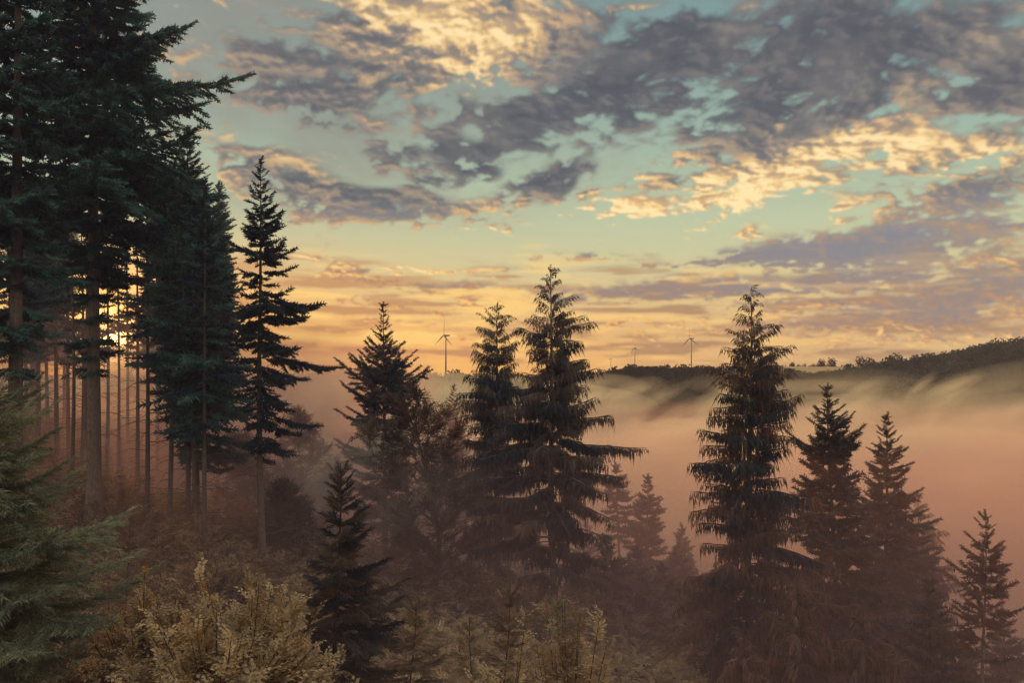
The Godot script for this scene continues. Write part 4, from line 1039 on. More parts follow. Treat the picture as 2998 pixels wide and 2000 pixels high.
	tree("wood_spruce", "thick dim trunk, third out from the great spruce's pale trunk on the shady side", "spruce", "spruce trunks of the hazy wood", -24.43, 46.0, 10.67, -0.43, 0.140, "far", "dark", bark_grey, [[10.67, 0.03, 0.03], [7.77, 1.14, 1.14], [3.07, 1.90, 1.90], [1.16, 1.71, 1.71]], 520, {"second": "green", "coarse": 0.75, "snags": -5.0, "density": 0.8})
	tree("wood_spruce", "dim trunk standing close behind a slightly nearer slim one by the great spruce", "spruce", "spruce trunks of the hazy wood", -24.84, 48.0, 11.13, -0.44, 0.120, "far", "dark", bark_grey, [[11.13, 0.03, 0.03], [8.23, 1.14, 1.14], [3.36, 1.90, 1.90], [1.46, 1.71, 1.71]], 527, {"second": "green", "coarse": 0.75, "snags": -5.0, "density": 0.16})
	tree("wood_spruce", "dim trunk almost touching the great spruce's pale trunk on its shady side", "spruce", "spruce trunks of the hazy wood", -23.03, 46.0, 10.67, -0.40, 0.120, "far", "dark", bark_grey, [[10.67, 0.03, 0.03], [7.77, 1.14, 1.14], [3.30, 1.90, 1.90], [1.40, 1.71, 1.71]], 534, {"second": "green", "coarse": 0.75, "snags": -5.0, "density": 0.16})
	tree("wood_spruce", "trunk half hidden by the pale trunk of the great spruce", "spruce", "spruce trunks of the hazy wood", -20.77, 42.0, 9.74, -0.37, 0.110, "far", "dark", bark_grey, [[9.74, 0.03, 0.03], [6.84, 1.14, 1.14], [2.75, 1.90, 1.90], [0.84, 1.71, 1.71]], 541, {"second": "green", "coarse": 0.75, "snags": -5.0, "density": 0.16})
	tree("wood_spruce", "trunk at the edge of the sunlit gap, behind the straight spruce", "spruce", "spruce trunks of the hazy wood", -19.63, 45.0, 10.44, -0.35, 0.120, "far", "dark", bark_grey, [[10.44, 0.03, 0.03], [7.54, 1.14, 1.14], [2.81, 1.90, 1.90], [0.90, 1.71, 1.71]], 548, {"second": "green", "coarse": 0.75, "snags": -5.0, "density": 0.16})
	tree("wood_spruce", "stout hazy trunk midway between the huge dark spruce and the great spruce", "spruce", "spruce trunks of the hazy wood", -27.65, 50.0, 11.60, -0.49, 0.150, "far", "dark", bark_grey, [[11.60, 0.03, 0.03], [8.70, 1.14, 1.14], [3.68, 1.90, 1.90], [1.77, 1.71, 1.71]], 555, {"second": "green", "coarse": 0.75, "snags": -5.0, "density": 0.8})
	tree("wood_spruce", "hazy trunk at the frame edge behind the huge dark spruce", "spruce", "spruce trunks of the hazy wood", -25.78, 44.0, 10.21, -0.45, 0.160, "far", "dark", bark_grey, [[10.21, 0.03, 0.03], [7.31, 1.14, 1.14], [3.24, 1.90, 1.90], [1.33, 1.71, 1.71]], 562, {"second": "green", "coarse": 0.75, "snags": -5.0, "density": 0.8})
	tree("wood_spruce", "faint thin trunk far up the slope midway between the two huge spruces", "spruce", "spruce trunks of the hazy wood", -32.57, 60.0, 13.92, -0.57, 0.140, "far", "dark", bark_grey, [[13.92, 0.03, 0.03], [11.02, 1.14, 1.14], [4.03, 1.90, 1.90], [2.13, 1.71, 1.71]], 569, {"second": "green", "coarse": 0.75, "snags": -5.0, "density": 0.8})
	tree("wood_spruce", "faint trunk in the sun glow nearest the great spruce", "spruce", "spruce trunks of the hazy wood", -29.25, 62.0, 14.38, -0.51, 0.140, "far", "dark", bark_grey, [[14.38, 0.03, 0.03], [11.48, 1.14, 1.14], [4.11, 1.90, 1.90], [2.20, 1.71, 1.71]], 576, {"second": "green", "coarse": 0.75, "snags": -5.0, "density": 0.16})
	tree("wood_spruce", "farthest thin trunk crossing the sunlit gap", "spruce", "spruce trunks of the hazy wood", -29.63, 66.0, 15.31, -0.52, 0.140, "far", "dark", bark_grey, [[15.31, 0.03, 0.03], [12.41, 1.14, 1.14], [4.25, 1.90, 1.90], [2.34, 1.71, 1.71]], 583, {"second": "green", "coarse": 0.75, "snags": -5.0, "density": 0.16})
	tree("wood_spruce", "thin trunk in the middle of the sunlit gap", "spruce", "spruce trunks of the hazy wood", -23.87, 52.0, 12.06, -0.42, 0.110, "far", "dark", bark_grey, [[12.06, 0.03, 0.03], [9.16, 1.14, 1.14], [4.02, 1.90, 1.90], [2.11, 1.71, 1.71]], 590, {"second": "green", "coarse": 0.75, "snags": -5.0, "density": 0.16})
	tree("wood_spruce", "dim trunk under the dense dark crown, next to the straight spruce", "spruce", "spruce trunks of the hazy wood", -23.98, 58.0, 13.45, -0.42, 0.130, "far", "dark", bark_grey, [[13.45, 0.03, 0.03], [10.55, 1.14, 1.14], [3.07, 1.90, 1.90], [1.16, 1.71, 1.71]], 597, {"second": "green", "coarse": 0.75, "snags": -5.0, "density": 0.8})
	tree("wood_spruce", "faint far trunk between the trunks under the dense dark crown", "spruce", "spruce trunks of the hazy wood", -24.84, 64.0, 14.84, -0.44, 0.140, "far", "dark", bark_grey, [[14.84, 0.03, 0.03], [11.94, 1.14, 1.14], [2.53, 1.90, 1.90], [0.63, 1.71, 1.71]], 604, {"second": "green", "coarse": 0.75, "snags": -5.0, "density": 0.8})
	tree("wood_spruce", "faint far trunk just inward of the huge dark spruce's trunk", "spruce", "spruce trunks of the hazy wood", -37.50, 66.0, 15.31, -0.66, 0.150, "far", "dark", bark_grey, [[15.31, 0.03, 0.03], [12.41, 1.14, 1.14], [4.59, 1.90, 1.90], [2.68, 1.71, 1.71]], 611, {"second": "green", "coarse": 0.75, "snags": -5.0, "density": 0.8})
	tree("wood_spruce", "dim trunk alone between the dense dark spruce and the lone slim spruce", "spruce", "spruce trunks of the hazy wood", -19.86, 58.0, 13.45, -0.35, 0.120, "far", "dark", bark_grey, [[13.45, 0.03, 0.03], [10.55, 1.14, 1.14], [0.99, 1.90, 1.90], [-0.91, 1.71, 1.71]], 618, {"second": "green", "coarse": 0.75, "snags": -5.0, "density": 0.8})
	tree("wood_spruce", "bare straight spruce trunk in the hazy wood on the slope", "spruce", "spruce trunks of the hazy wood", -45.48, 81.5, 18.90, -0.80, 0.140, "far", "dark", bark_grey, [[18.90, 0.03, 0.03], [16.00, 1.14, 1.14], [4.25, 1.90, 1.90], [2.35, 1.71, 1.71]], 625, {"second": "green", "coarse": 0.75, "snags": -5.0, "density": 0.8})
	tree("wood_spruce", "bare straight spruce trunk in the hazy wood on the slope", "spruce", "spruce trunks of the hazy wood", -43.63, 76.8, 17.81, -0.77, 0.140, "far", "dark", bark_grey, [[17.81, 0.03, 0.03], [14.91, 1.14, 1.14], [4.08, 1.90, 1.90], [2.17, 1.71, 1.71]], 632, {"second": "green", "coarse": 0.75, "snags": -5.0, "density": 0.8})
	tree("wood_spruce", "bare straight spruce trunk in the hazy wood on the slope", "spruce", "spruce trunks of the hazy wood", -44.12, 120.3, 27.90, -0.78, 0.140, "far", "dark", bark_grey, [[27.90, 0.03, 0.03], [25.00, 1.14, 1.14], [4.01, 1.90, 1.90], [2.11, 1.71, 1.71]], 639, {"second": "green", "coarse": 0.75, "snags": -5.0, "density": 0.8})
	tree("wood_spruce", "bare straight spruce trunk in the hazy wood on the slope", "spruce", "spruce trunks of the hazy wood", -30.91, 80.6, 18.69, -0.54, 0.140, "far", "dark", bark_grey, [[18.69, 0.03, 0.03], [15.79, 1.14, 1.14], [4.52, 1.90, 1.90], [2.61, 1.71, 1.71]], 646, {"second": "green", "coarse": 0.75, "snags": -5.0, "density": 0.8})
	tree("wood_spruce", "bare straight spruce trunk in the hazy wood on the slope", "spruce", "spruce trunks of the hazy wood", -43.33, 77.8, 18.04, -0.76, 0.140, "far", "dark", bark_grey, [[18.04, 0.03, 0.03], [15.14, 1.14, 1.14], [4.58, 1.90, 1.90], [2.68, 1.71, 1.71]], 653, {"second": "green", "coarse": 0.75, "snags": -5.0, "density": 0.8})
	tree("wood_spruce", "bare straight spruce trunk in the hazy wood on the slope", "spruce", "spruce trunks of the hazy wood", -43.42, 120.9, 28.04, -0.76, 0.140, "far", "dark", bark_grey, [[28.04, 0.03, 0.03], [25.14, 1.14, 1.14], [3.84, 1.90, 1.90], [1.93, 1.71, 1.71]], 660, {"second": "green", "coarse": 0.75, "snags": -5.0, "density": 0.8})
	tree("wood_spruce", "bare straight spruce trunk in the hazy wood on the slope", "spruce", "spruce trunks of the hazy wood", -60.56, 113.6, 26.35, -1.06, 0.140, "far", "dark", bark_grey, [[26.35, 0.03, 0.03], [23.45, 1.14, 1.14], [5.47, 1.90, 1.90], [3.56, 1.71, 1.71]], 667, {"second": "green", "coarse": 0.75, "snags": -5.0, "density": 0.8})
	tree("wood_spruce", "bare straight spruce trunk in the hazy wood on the slope", "spruce", "spruce trunks of the hazy wood", -39.98, 103.7, 24.05, -0.70, 0.140, "far", "dark", bark_grey, [[24.05, 0.03, 0.03], [21.15, 1.14, 1.14], [3.40, 1.90, 1.90], [1.50, 1.71, 1.71]], 674, {"second": "green", "coarse": 0.75, "snags": -5.0, "density": 0.8})
	tree("wood_spruce", "bare straight spruce trunk in the hazy wood on the slope", "spruce", "spruce trunks of the hazy wood", -66.49, 118.2, 27.41, -1.17, 0.140, "far", "dark", bark_grey, [[27.41, 0.03, 0.03], [24.51, 1.14, 1.14], [4.52, 1.90, 1.90], [2.62, 1.71, 1.71]], 681, {"second": "green", "coarse": 0.75, "snags": -5.0, "density": 0.8})
	tree("wood_spruce", "bare straight spruce trunk in the hazy wood on the slope", "spruce", "spruce trunks of the hazy wood", -41.63, 106.3, 24.65, -0.73, 0.140, "far", "dark", bark_grey, [[24.65, 0.03, 0.03], [21.75, 1.14, 1.14], [5.67, 1.90, 1.90], [3.77, 1.71, 1.71]], 688, {"second": "green", "coarse": 0.75, "snags": -5.0, "density": 0.8})
	tree("wood_spruce", "bare straight spruce trunk in the hazy wood on the slope", "spruce", "spruce trunks of the hazy wood", -53.35, 95.0, 22.03, -0.94, 0.140, "far", "dark", bark_grey, [[22.03, 0.03, 0.03], [19.13, 1.14, 1.14], [3.03, 1.90, 1.90], [1.13, 1.71, 1.71]], 695, {"second": "green", "coarse": 0.75, "snags": -5.0, "density": 0.8})
	tree("wood_spruce", "bare straight spruce trunk in the hazy wood on the slope", "spruce", "spruce trunks of the hazy wood", -44.63, 117.3, 27.21, -0.78, 0.140, "far", "dark", bark_grey, [[27.21, 0.03, 0.03], [24.30, 1.14, 1.14], [5.58, 1.90, 1.90], [3.68, 1.71, 1.71]], 702, {"second": "green", "coarse": 0.75, "snags": -5.0, "density": 0.8})
	tree("wood_spruce", "bare straight spruce trunk in the hazy wood on the slope", "spruce", "spruce trunks of the hazy wood", -44.73, 119.8, 27.79, -0.79, 0.140, "far", "dark", bark_grey, [[27.79, 0.03, 0.03], [24.88, 1.14, 1.14], [3.57, 1.90, 1.90], [1.67, 1.71, 1.71]], 709, {"second": "green", "coarse": 0.75, "snags": -5.0, "density": 0.8})
	tree("wood_spruce", "bare straight spruce trunk in the hazy wood on the slope", "spruce", "spruce trunks of the hazy wood", -45.48, 116.3, 26.97, -0.80, 0.140, "far", "dark", bark_grey, [[26.97, 0.03, 0.03], [24.07, 1.14, 1.14], [5.19, 1.90, 1.90], [3.29, 1.71, 1.71]], 716, {"second": "green", "coarse": 0.75, "snags": -5.0, "density": 0.8})
	tree("wood_spruce", "bare straight spruce trunk in the hazy wood on the slope", "spruce", "spruce trunks of the hazy wood", -58.16, 102.1, 23.68, -1.02, 0.140, "far", "dark", bark_grey, [[23.68, 0.03, 0.03], [20.78, 1.14, 1.14], [5.58, 1.90, 1.90], [3.67, 1.71, 1.71]], 723, {"second": "green", "coarse": 0.75, "snags": -5.0, "density": 0.8})
	tree("wood_spruce", "bare straight spruce trunk in the hazy wood on the slope", "spruce", "spruce trunks of the hazy wood", -31.06, 85.4, 19.81, -0.55, 0.140, "far", "dark", bark_grey, [[19.81, 0.03, 0.03], [16.91, 1.14, 1.14], [5.29, 1.90, 1.90], [3.38, 1.71, 1.71]], 730, {"second": "green", "coarse": 0.75, "snags": -5.0, "density": 0.8})
	tree("wood_spruce", "bare straight spruce trunk in the hazy wood on the slope", "spruce", "spruce trunks of the hazy wood", -29.26, 70.6, 16.37, -0.51, 0.140, "far", "dark", bark_grey, [[16.37, 0.03, 0.03], [13.47, 1.14, 1.14], [4.19, 1.90, 1.90], [2.29, 1.71, 1.71]], 737, {"second": "green", "coarse": 0.75, "snags": -5.0, "density": 0.8})
	tree("wood_spruce", "bare straight spruce trunk in the hazy wood on the slope", "spruce", "spruce trunks of the hazy wood", -55.01, 98.5, 22.85, -0.97, 0.140, "far", "dark", bark_grey, [[22.85, 0.03, 0.03], [19.94, 1.14, 1.14], [4.89, 1.90, 1.90], [2.99, 1.71, 1.71]], 744, {"second": "green", "coarse": 0.75, "snags": -5.0, "density": 0.8})
	tree("wood_spruce", "bare straight spruce trunk in the hazy wood on the slope", "spruce", "spruce trunks of the hazy wood", -66.47, 124.8, 28.95, -1.17, 0.140, "far", "dark", bark_grey, [[28.95, 0.03, 0.03], [26.04, 1.14, 1.14], [5.43, 1.90, 1.90], [3.53, 1.71, 1.71]], 751, {"second": "green", "coarse": 0.75, "snags": -5.0, "density": 0.8})
	tree("wood_spruce", "bare straight spruce trunk in the hazy wood on the slope", "spruce", "spruce trunks of the hazy wood", -32.87, 79.6, 18.46, -0.58, 0.140, "far", "dark", bark_grey, [[18.46, 0.03, 0.03], [15.56, 1.14, 1.14], [4.48, 1.90, 1.90], [2.58, 1.71, 1.71]], 758, {"second": "green", "coarse": 0.75, "snags": -5.0, "density": 0.8})
	tree("wood_spruce", "bare straight spruce trunk in the hazy wood on the slope", "spruce", "spruce trunks of the hazy wood", -33.68, 88.3, 20.48, -0.59, 0.140, "far", "dark", bark_grey, [[20.48, 0.03, 0.03], [17.58, 1.14, 1.14], [4.63, 1.90, 1.90], [2.72, 1.71, 1.71]], 765, {"second": "green", "coarse": 0.75, "snags": -5.0, "density": 0.8})
	tree("wood_spruce", "bare straight spruce trunk in the hazy wood on the slope", "spruce", "spruce trunks of the hazy wood", -33.77, 99.8, 23.15, -0.59, 0.140, "far", "dark", bark_grey, [[23.15, 0.03, 0.03], [20.25, 1.14, 1.14], [5.65, 1.90, 1.90], [3.74, 1.71, 1.71]], 772, {"second": "green", "coarse": 0.75, "snags": -5.0, "density": 0.8})
	tree("wood_spruce", "bare straight spruce trunk in the hazy wood on the slope", "spruce", "spruce trunks of the hazy wood", -37.43, 71.5, 16.58, -0.66, 0.140, "far", "dark", bark_grey, [[16.58, 0.03, 0.03], [13.68, 1.14, 1.14], [3.16, 1.90, 1.90], [1.25, 1.71, 1.71]], 779, {"second": "green", "coarse": 0.75, "snags": -5.0, "density": 0.8})
	tree("wood_spruce", "bare straight spruce trunk in the hazy wood on the slope", "spruce", "spruce trunks of the hazy wood", -53.71, 103.1, 23.91, -0.94, 0.140, "far", "dark", bark_grey, [[23.91, 0.03, 0.03], [21.01, 1.14, 1.14], [5.08, 1.90, 1.90], [3.18, 1.71, 1.71]], 786, {"second": "green", "coarse": 0.75, "snags": -5.0, "density": 0.8})
	tree("wood_spruce", "bare straight spruce trunk in the hazy wood on the slope", "spruce", "spruce trunks of the hazy wood", -43.90, 78.1, 18.11, -0.77, 0.140, "far", "dark", bark_grey, [[18.11, 0.03, 0.03], [15.21, 1.14, 1.14], [5.00, 1.90, 1.90], [3.09, 1.71, 1.71]], 793, {"second": "green", "coarse": 0.75, "snags": -5.0, "density": 0.8})
	tree("wood_spruce", "bare straight spruce trunk in the hazy wood on the slope", "spruce", "spruce trunks of the hazy wood", -36.71, 107.7, 24.98, -0.65, 0.140, "far", "dark", bark_grey, [[24.98, 0.03, 0.03], [22.08, 1.14, 1.14], [3.13, 1.90, 1.90], [1.23, 1.71, 1.71]], 800, {"second": "green", "coarse": 0.75, "snags": -5.0, "density": 0.8})
	broadleaf("beech", "thin-leaved beech with forking limbs below the fir", "beech", "", -3.23, 37.0, -0.68, -0.80, 0.130, 46, "small", 0.50, "mid", "brown", bark_grey, [[-0.68, 0.23, 0.25], [-1.34, 1.30, 0.97], [-2.46, 2.21, 1.53], [-3.97, 2.63, 1.72], [-5.84, 2.48, 1.74], [-7.70, 1.92, 1.53], [-9.92, 1.09, 1.28], [-11.39, 0.79, 1.10]], 1703)
	broadleaf("beech", "leafy beech half lost in the orange mist beyond the lone slim spruce", "beech", "", -12.79, 52.0, -2.14, -0.07, 0.100, 26, "small", 0.70, "mid", "olive", bark_grey, [[-2.14, 0.03, 0.03], [-3.46, 1.06, 1.20], [-5.57, 1.86, 1.99], [-8.20, 2.13, 2.13], [-10.82, 2.13, 1.86]], 1390)
	broadleaf("beech", "low leafy beech behind the lone slim spruce, next to the dense dark spruce", "beech", "", -14.35, 46.0, -3.30, -0.06, 0.080, 24, "small", 0.65, "mid", "brown", bark_grey, [[-3.30, 0.03, 0.03], [-4.47, 0.94, 1.06], [-6.56, 1.65, 1.88], [-8.88, 1.88, 1.88]], 1260)
	broadleaf("beech", "faint leafy tree top in the mist just behind the beech", "beech", "", -4.11, 60.0, -2.01, -0.33, 0.100, 20, "small", 0.75, "mid", "brown", bark_grey, [[-2.01, 0.03, 0.03], [-3.39, 1.25, 1.06], [-6.43, 1.90, 1.63], [-11.58, 1.97, 1.56]], 1740)
	broadleaf("hazel", "dark shady bush at the foot of the lone slim spruce", "bush", "", -9.23, 35.0, -4.46, 0.07, 0.050, 26, "small", 0.50, "dark", "mid", bark_grey, [[-4.46, 0.03, 0.03], [-5.17, 0.71, 0.72], [-6.40, 1.15, 1.00], [-7.81, 1.04, 1.01]], 1355)
	shrub("bush", "wide golden-leaved bush close by in front of the lone slim spruce", "bush", "", on_ground(-4.0, 13.0), 1.3, 1.95, 1.2, 420, "broad", 0.2, "gold", "olive", 301)
	shrub("bush", "lower golden bush next to the close grey-green spruce", "bush", "", on_ground(-5.3, 12.4), 1.0, 1.5, 0.9, 260, "broad", 0.19, "olive", "gold", 303)
	shrub("bush", "small golden bush between the wide bush and the dark young spruce", "bush", "", on_ground(-3.1, 12.6), 0.8, 1.45, 0.8, 200, "broad", 0.19, "gold", "mid", 304)
	shrub("bush", "nearest leafy bush, its top just rising over the frame foot", "bush", "", on_ground(-3.6, 10.6), 1.4, 1.4, 0.8, 320, "broad", 0.19, "olive", "gold", 305)
	shrub("bush", "small leafy bush with long drooping leaves at the foot of the bare pale trunk", "bush", "", on_ground(0.95, 15.0), 0.95, 3.3, 0.9, 170, "long", 0.26, "gold", "olive", 302)
	undergrowth("low ferns and brambles covering the hazy slope under the left-hand wood", -0.75, -0.2, 18.0, 70.0, 5000, 0.2, 1.2, "fern", 0.5, "olive", "rust", 401)
	undergrowth("brambles and seedlings on the near slope between the young spruces", -0.35, 0.75, 9.0, 34.0, 6000, 0.2, 1.1, "small", 0.4, "olive", "gold", 402)
	undergrowth("dim scrub down the slope beneath the conifers", -0.3, 0.8, 34.0, 75.0, 2200, 0.4, 1.6, "small", 0.8, "olive", "brown", 403)
	shrub("bush", "low leafy bush at the frame foot between the small saplings", "bush", "", on_ground(-0.2, 13.2), 0.8, 2.2, 0.7, 150, "broad", 0.2, "olive", "gold", 306)
	shrub("bush", "small bush with pale leaves under the cone-laden spruce", "bush", "", on_ground(4.6, 19.0), 0.8, 2.3, 0.8, 120, "broad", 0.24, "olive", "mid", 307)
	shrub("bush", "pale-leaved bush at the frame foot by the lowest brown spruce", "bush", "", on_ground(7.0, 22.5), 1.2, 2.6, 1.0, 140, "broad", 0.26, "olive", "brown", 308)
	shrub("bush", "ragged hazel bush on the slope behind the wide golden bush", "bush", "", on_ground(-5.6, 21.0), 1.3, 1.7, 1.2, 160, "broad", 0.24, "mid", "olive", 309)
	shrub("bush", "brambly bush beneath the dense dark spruce and its trunk cluster", "bush", "", on_ground(-9.6, 27.5), 1.7, 1.5, 1.3, 180, "broad", 0.26, "mid", "olive", 310)
	pass

# ---------------------------------------------------------------- mist
func bank(called: String, label: String, at: Vector3, size: Vector3, density: float, tint: Color, group := "", round := false, turn := Vector3.ZERO) -> void:
	var f := FogVolume.new()
	f.name = numbered(called)
	f.shape = RenderingServer.FOG_VOLUME_SHAPE_ELLIPSOID if round else RenderingServer.FOG_VOLUME_SHAPE_BOX
	f.size = size
	f.position = at
	f.rotation = turn
	var m := FogMaterial.new()
	m.resource_name = called
	m.density = density
	m.albedo = tint
	f.material = m
	add_child(f)
	tag(f, label, "mist", group, "stuff")

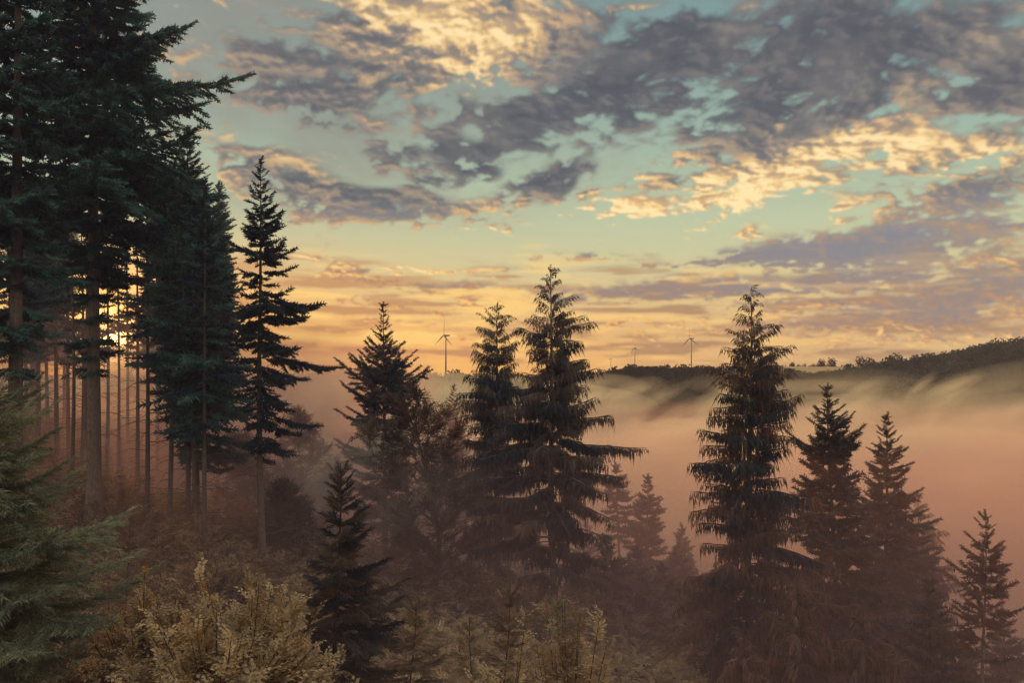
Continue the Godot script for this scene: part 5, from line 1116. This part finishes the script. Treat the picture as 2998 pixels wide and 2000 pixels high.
func make_mist() -> void:
	var warm := Color(1.0, 0.97, 0.9)
	var dusk := Color(0.96, 0.75, 0.76)
	# the sea of mist in the valley, thicker the lower it lies
	bank("mist_sea", "pale sea of mist filling the valley", Vector3(330, -66, -560), Vector3(1500, 60, 1000), 0.02, warm)
	bank("mist_sheet", "sheet of mist lying over the near side of the valley", Vector3(130, -43, -195), Vector3(520, 46, 270), 0.007, warm, "sheets of mist over the near side of the valley")
	# thin haze over the near slope, thicker the lower it lies
	bank("slope_haze", "thin dusky haze between the trees of the near slope", Vector3(-10, -21, -74), Vector3(190, 36, 88), 0.006, dusk, "layers of haze over the near slope")
	bank("slope_haze", "thin dusky haze between the trees of the near slope", Vector3(-8, -21.5, -70), Vector3(170, 30, 76), 0.007, dusk, "layers of haze over the near slope")
	bank("slope_haze", "thin dusky haze between the trees of the near slope", Vector3(-6, -25, -68), Vector3(160, 30, 68), 0.008, dusk, "layers of haze over the near slope")
	bank("slope_haze", "thin dusky haze between the trees of the near slope", Vector3(0, -18.5, -34), Vector3(110, 32, 54), 0.0045, dusk, "layers of haze over the near slope")
	bank("slope_haze", "thin dusky haze between the trees of the near slope", Vector3(2, -21, -35), Vector3(104, 32, 50), 0.004, dusk, "layers of haze over the near slope")
	bank("tone_lift_haze", "thin bluish haze added to lift the dark tones of the near trees", Vector3(0, -6, -41), Vector3(170, 74, 76), 0.0013, Color(0.88, 0.84, 0.98))  # added haze volume, raises the darkest tones among the near trees
	bank("wood_haze", "dusky haze hanging between the trunks of the hillside wood", Vector3(-52, -6, -72), Vector3(86, 18, 76), 0.015, dusk)
	bank("sunlit_haze", "glowing haze before the far ridge under the low sun", Vector3(-190, -22, -720), Vector3(620, 62, 620), 0.0022, warm, "", true)
	var rng := RandomNumberGenerator.new()
	rng.seed = 5
	# a few broad swells low in the valley
	for i in 44:
		var deg := rng.randf_range(-20.0, 36.0)
		var az := deg_to_rad(deg)
		var r := rng.randf_range(110.0, 520.0)
		var w := r * rng.randf_range(0.12, 0.26)
		var tall := w * rng.randf_range(0.14, 0.3)
		var lift := rng.randf_range(-4.2, -2.3)
		bank("mist_billow", "soft billow rising from the sea of mist", Vector3(sin(az) * r, r * tan(deg_to_rad(lift)) - tall * 0.5, -cos(az) * r), Vector3(w, tall, w * 0.8), rng.randf_range(0.3, 0.7) / w, warm, "billows of mist over the valley", true, Vector3(0, rng.randf() * 3.0, 0))
	# wisps drifting up, each thinning out from its core. [azimuth, elevation, half width, half height in degrees, tilt, thickness, distance]
	for w in [[27.4, -1.19, 4.98, 1.17, 16, 0.20, 194], [29.9, -0.40, 3.22, 0.88, 14, 0.10, 203], [24.3, -1.88, 4.10, 1.23, 12, 0.24, 201], [30.3, -2.41, 3.81, 1.23, 18, 0.16, 272], [28.3, -2.46, 4.69, 1.05, 22, 0.20, 223], [21.8, -1.78, 2.64, 1.17, 15, 0.28, 258], [19.8, -2.63, 3.81, 1.47, 5, 0.90, 244], [13.6, -1.58, 2.05, 1.00, 22, 0.30, 234], [12.0, -2.31, 2.49, 1.05, 20, 0.25, 189], [10.7, -0.88, 1.76, 0.47, 25, 0.10, 328], [7.7, -1.04, 2.20, 0.82, 18, 0.30, 220], [8.8, -1.90, 2.49, 0.70, 14, 0.15, 290], [6.5, -2.34, 2.20, 1.05, 8, 0.40, 280], [12.5, -3.72, 2.64, 1.23, 10, 0.90, 310], [6.8, -4.22, 2.64, 1.17, 0, 0.90, 275], [2.2, -1.63, 3.81, 1.17, 5, 0.50, 319], [-3.7, -1.48, 3.22, 1.17, 10, 0.60, 293], [-6.3, -1.04, 2.93, 1.05, 10, 0.50, 308], [-12.5, -1.73, 2.20, 1.47, 45, 0.90, 95], [-13.2, -3.71, 1.90, 1.61, 55, 0.90, 90], [-11.1, -0.45, 1.61, 0.88, 20, 0.30, 248], [-14.1, -5.93, 2.34, 1.76, 50, 0.60, 75], [-8.5, -4.63, 3.81, 1.76, 5, 0.40, 46], [-12.7, -7.09, 2.93, 2.05, 30, 0.35, 42], [-6.2, -8.07, 3.22, 2.34, 10, 0.30, 36], [20.3, -0.51, 4.98, 0.76, 3, 0.30, 480], [16.1, -0.58, 3.22, 0.70, 2, 0.30, 470], [4.8, -0.31, 3.52, 0.64, 2, 0.30, 480], [-1.9, -11.74, 3.52, 2.64, 0, 0.30, 43], [-21.1, -0.84, 2.64, 1.17, 30, 0.50, 60], [-24.6, 0.51, 2.34, 1.32, 20, 0.50, 60], [25.2, -3.71, 6.15, 1.47, 14, 0.80, 189], [20.3, -4.26, 4.98, 1.47, 5, 1.00, 187], [29.8, -4.82, 4.98, 1.35, 18, 0.60, 273], [10.0, -4.89, 4.69, 1.05, 4, 0.80, 299], [15.0, -2.28, 2.34, 1.17, 10, 0.60, 261], [4.5, -3.37, 2.64, 1.17, 8, 0.60, 277], [-9.1, -2.62, 2.34, 1.47, 15, 0.50, 288], [4.7, -4.36, 4.10, 0.90, -4, 0.48, 121], [5.9, -6.56, 3.93, 1.32, 18, 0.31, 137], [3.6, -9.07, 2.50, 1.58, -2, 0.72, 127], [4.4, -11.04, 2.39, 0.82, 27, 0.58, 104], [10.5, -4.79, 2.64, 1.18, 0, 0.43, 154], [7.7, -6.54, 2.48, 0.93, 23, 0.50, 135], [9.1, -8.25, 3.36, 0.79, 20, 0.93, 188], [9.3, -10.13, 3.30, 1.45, 18, 0.29, 117], [12.3, -4.03, 4.48, 1.26, -4, 0.82, 136], [12.8, -5.64, 3.47, 1.15, 22, 0.28, 147], [11.7, -8.55, 2.44, 1.04, 7, 0.68, 100], [12.6, -9.78, 3.09, 1.24, 28, 0.56, 186], [15.5, -4.66, 3.30, 0.95, 21, 0.88, 96], [15.8, -6.47, 3.25, 1.00, -4, 0.23, 154], [18.1, -8.79, 3.67, 0.79, 6, 0.79, 174], [17.0, -9.62, 3.73, 1.24, 16, 0.40, 185], [21.5, -3.27, 3.11, 1.63, 4, 0.91, 144], [20.8, -6.18, 2.91, 1.05, 3, 0.71, 161], [19.1, -8.56, 3.45, 1.00, 10, 0.93, 148], [20.5, -10.51, 4.88, 1.52, 9, 0.64, 181], [24.6, -3.86, 3.26, 1.13, 20, 0.62, 97], [24.3, -6.34, 4.45, 1.66, 26, 0.60, 170], [23.4, -7.09, 3.28, 1.07, 27, 0.72, 146], [24.0, -9.03, 3.75, 1.46, 8, 0.38, 134], [26.6, -3.96, 2.72, 0.85, 5, 0.72, 167], [27.5, -6.22, 3.31, 0.79, 12, 0.53, 112], [27.5, -7.22, 2.97, 1.09, 28, 0.21, 129], [26.4, -8.98, 3.48, 0.98, 27, 0.58, 161], [29.4, -3.52, 3.94, 1.60, 3, 0.54, 176], [31.1, -4.97, 3.76, 1.52, 8, 0.71, 158], [31.4, -7.26, 4.14, 1.11, 20, 0.44, 142], [29.8, -8.86, 2.70, 0.99, 14, 0.39, 99], [27.1, -0.56, 1.69, 0.46, 25, 0.29, 312], [14.3, -0.89, 1.38, 0.54, 34, 0.28, 224], [22.4, -1.31, 1.13, 0.39, 25, 0.20, 295], [9.9, -1.19, 0.97, 0.58, 30, 0.13, 300], [28.7, -2.26, 1.08, 0.50, 22, 0.15, 306], [27.8, -0.31, 1.63, 0.27, 22, 0.12, 181], [9.7, -3.03, 1.02, 0.32, 17, 0.18, 305], [22.1, -0.77, 1.43, 0.44, 27, 0.23, 267], [27.0, -1.27, 1.37, 0.41, 35, 0.20, 225], [19.7, -2.89, 1.00, 0.56, 29, 0.29, 274], [30.6, -1.79, 1.15, 0.39, 34, 0.27, 301], [8.7, -0.68, 0.82, 0.29, 12, 0.12, 195], [8.2, -2.93, 1.35, 0.57, 48, 0.27, 321], [5.7, -1.29, 1.68, 0.42, 18, 0.27, 226], [20.4, -1.51, 0.96, 0.29, 34, 0.31, 328], [26.1, -2.68, 1.09, 0.36, 46, 0.24, 270], [5.2, -1.29, 1.21, 0.50, 43, 0.27, 211], [16.0, -3.46, 1.75, 0.42, 17, 0.24, 246], [15.4, -1.26, 1.11, 0.46, 15, 0.23, 321], [25.6, -0.46, 1.14, 0.30, 39, 0.25, 181], [20.5, -2.47, 1.31, 0.39, 22, 0.19, 330], [14.5, -2.22, 1.19, 0.32, 25, 0.16, 208], [15.6, -1.67, 1.69, 0.36, 23, 0.25, 222], [19.7, -2.66, 0.78, 0.48, 14, 0.17, 296], [31.4, -1.75, 0.88, 0.40, 21, 0.29, 192], [10.7, -2.74, 1.38, 0.45, 29, 0.31, 233]]:
		var r: float = w[6]
		var az := deg_to_rad(w[0])
		var at := Vector3(sin(az) * r, r * tan(deg_to_rad(w[1])), -cos(az) * r)
		for i in 5:
			var k := 1.25 - 0.23 * i
			var wide: float = 2.0 * r * deg_to_rad(w[2]) * k
			var tall: float = 2.0 * r * deg_to_rad(w[3]) * k
			var deep := wide * 0.7
			var off := Vector3(rng.randf_range(-0.14, 0.14) * wide, rng.randf_range(-0.14, 0.14) * tall, rng.randf_range(-0.1, 0.1) * deep)
			bank("mist_wisp", "torn wisp of mist drifting up off the valley", at + off, Vector3(wide, tall, deep), 0.34 * w[5] / deep, warm, "wisps of mist over the valley", true, Vector3(0, -az, deg_to_rad(w[4] + rng.randf_range(-8.0, 8.0))))
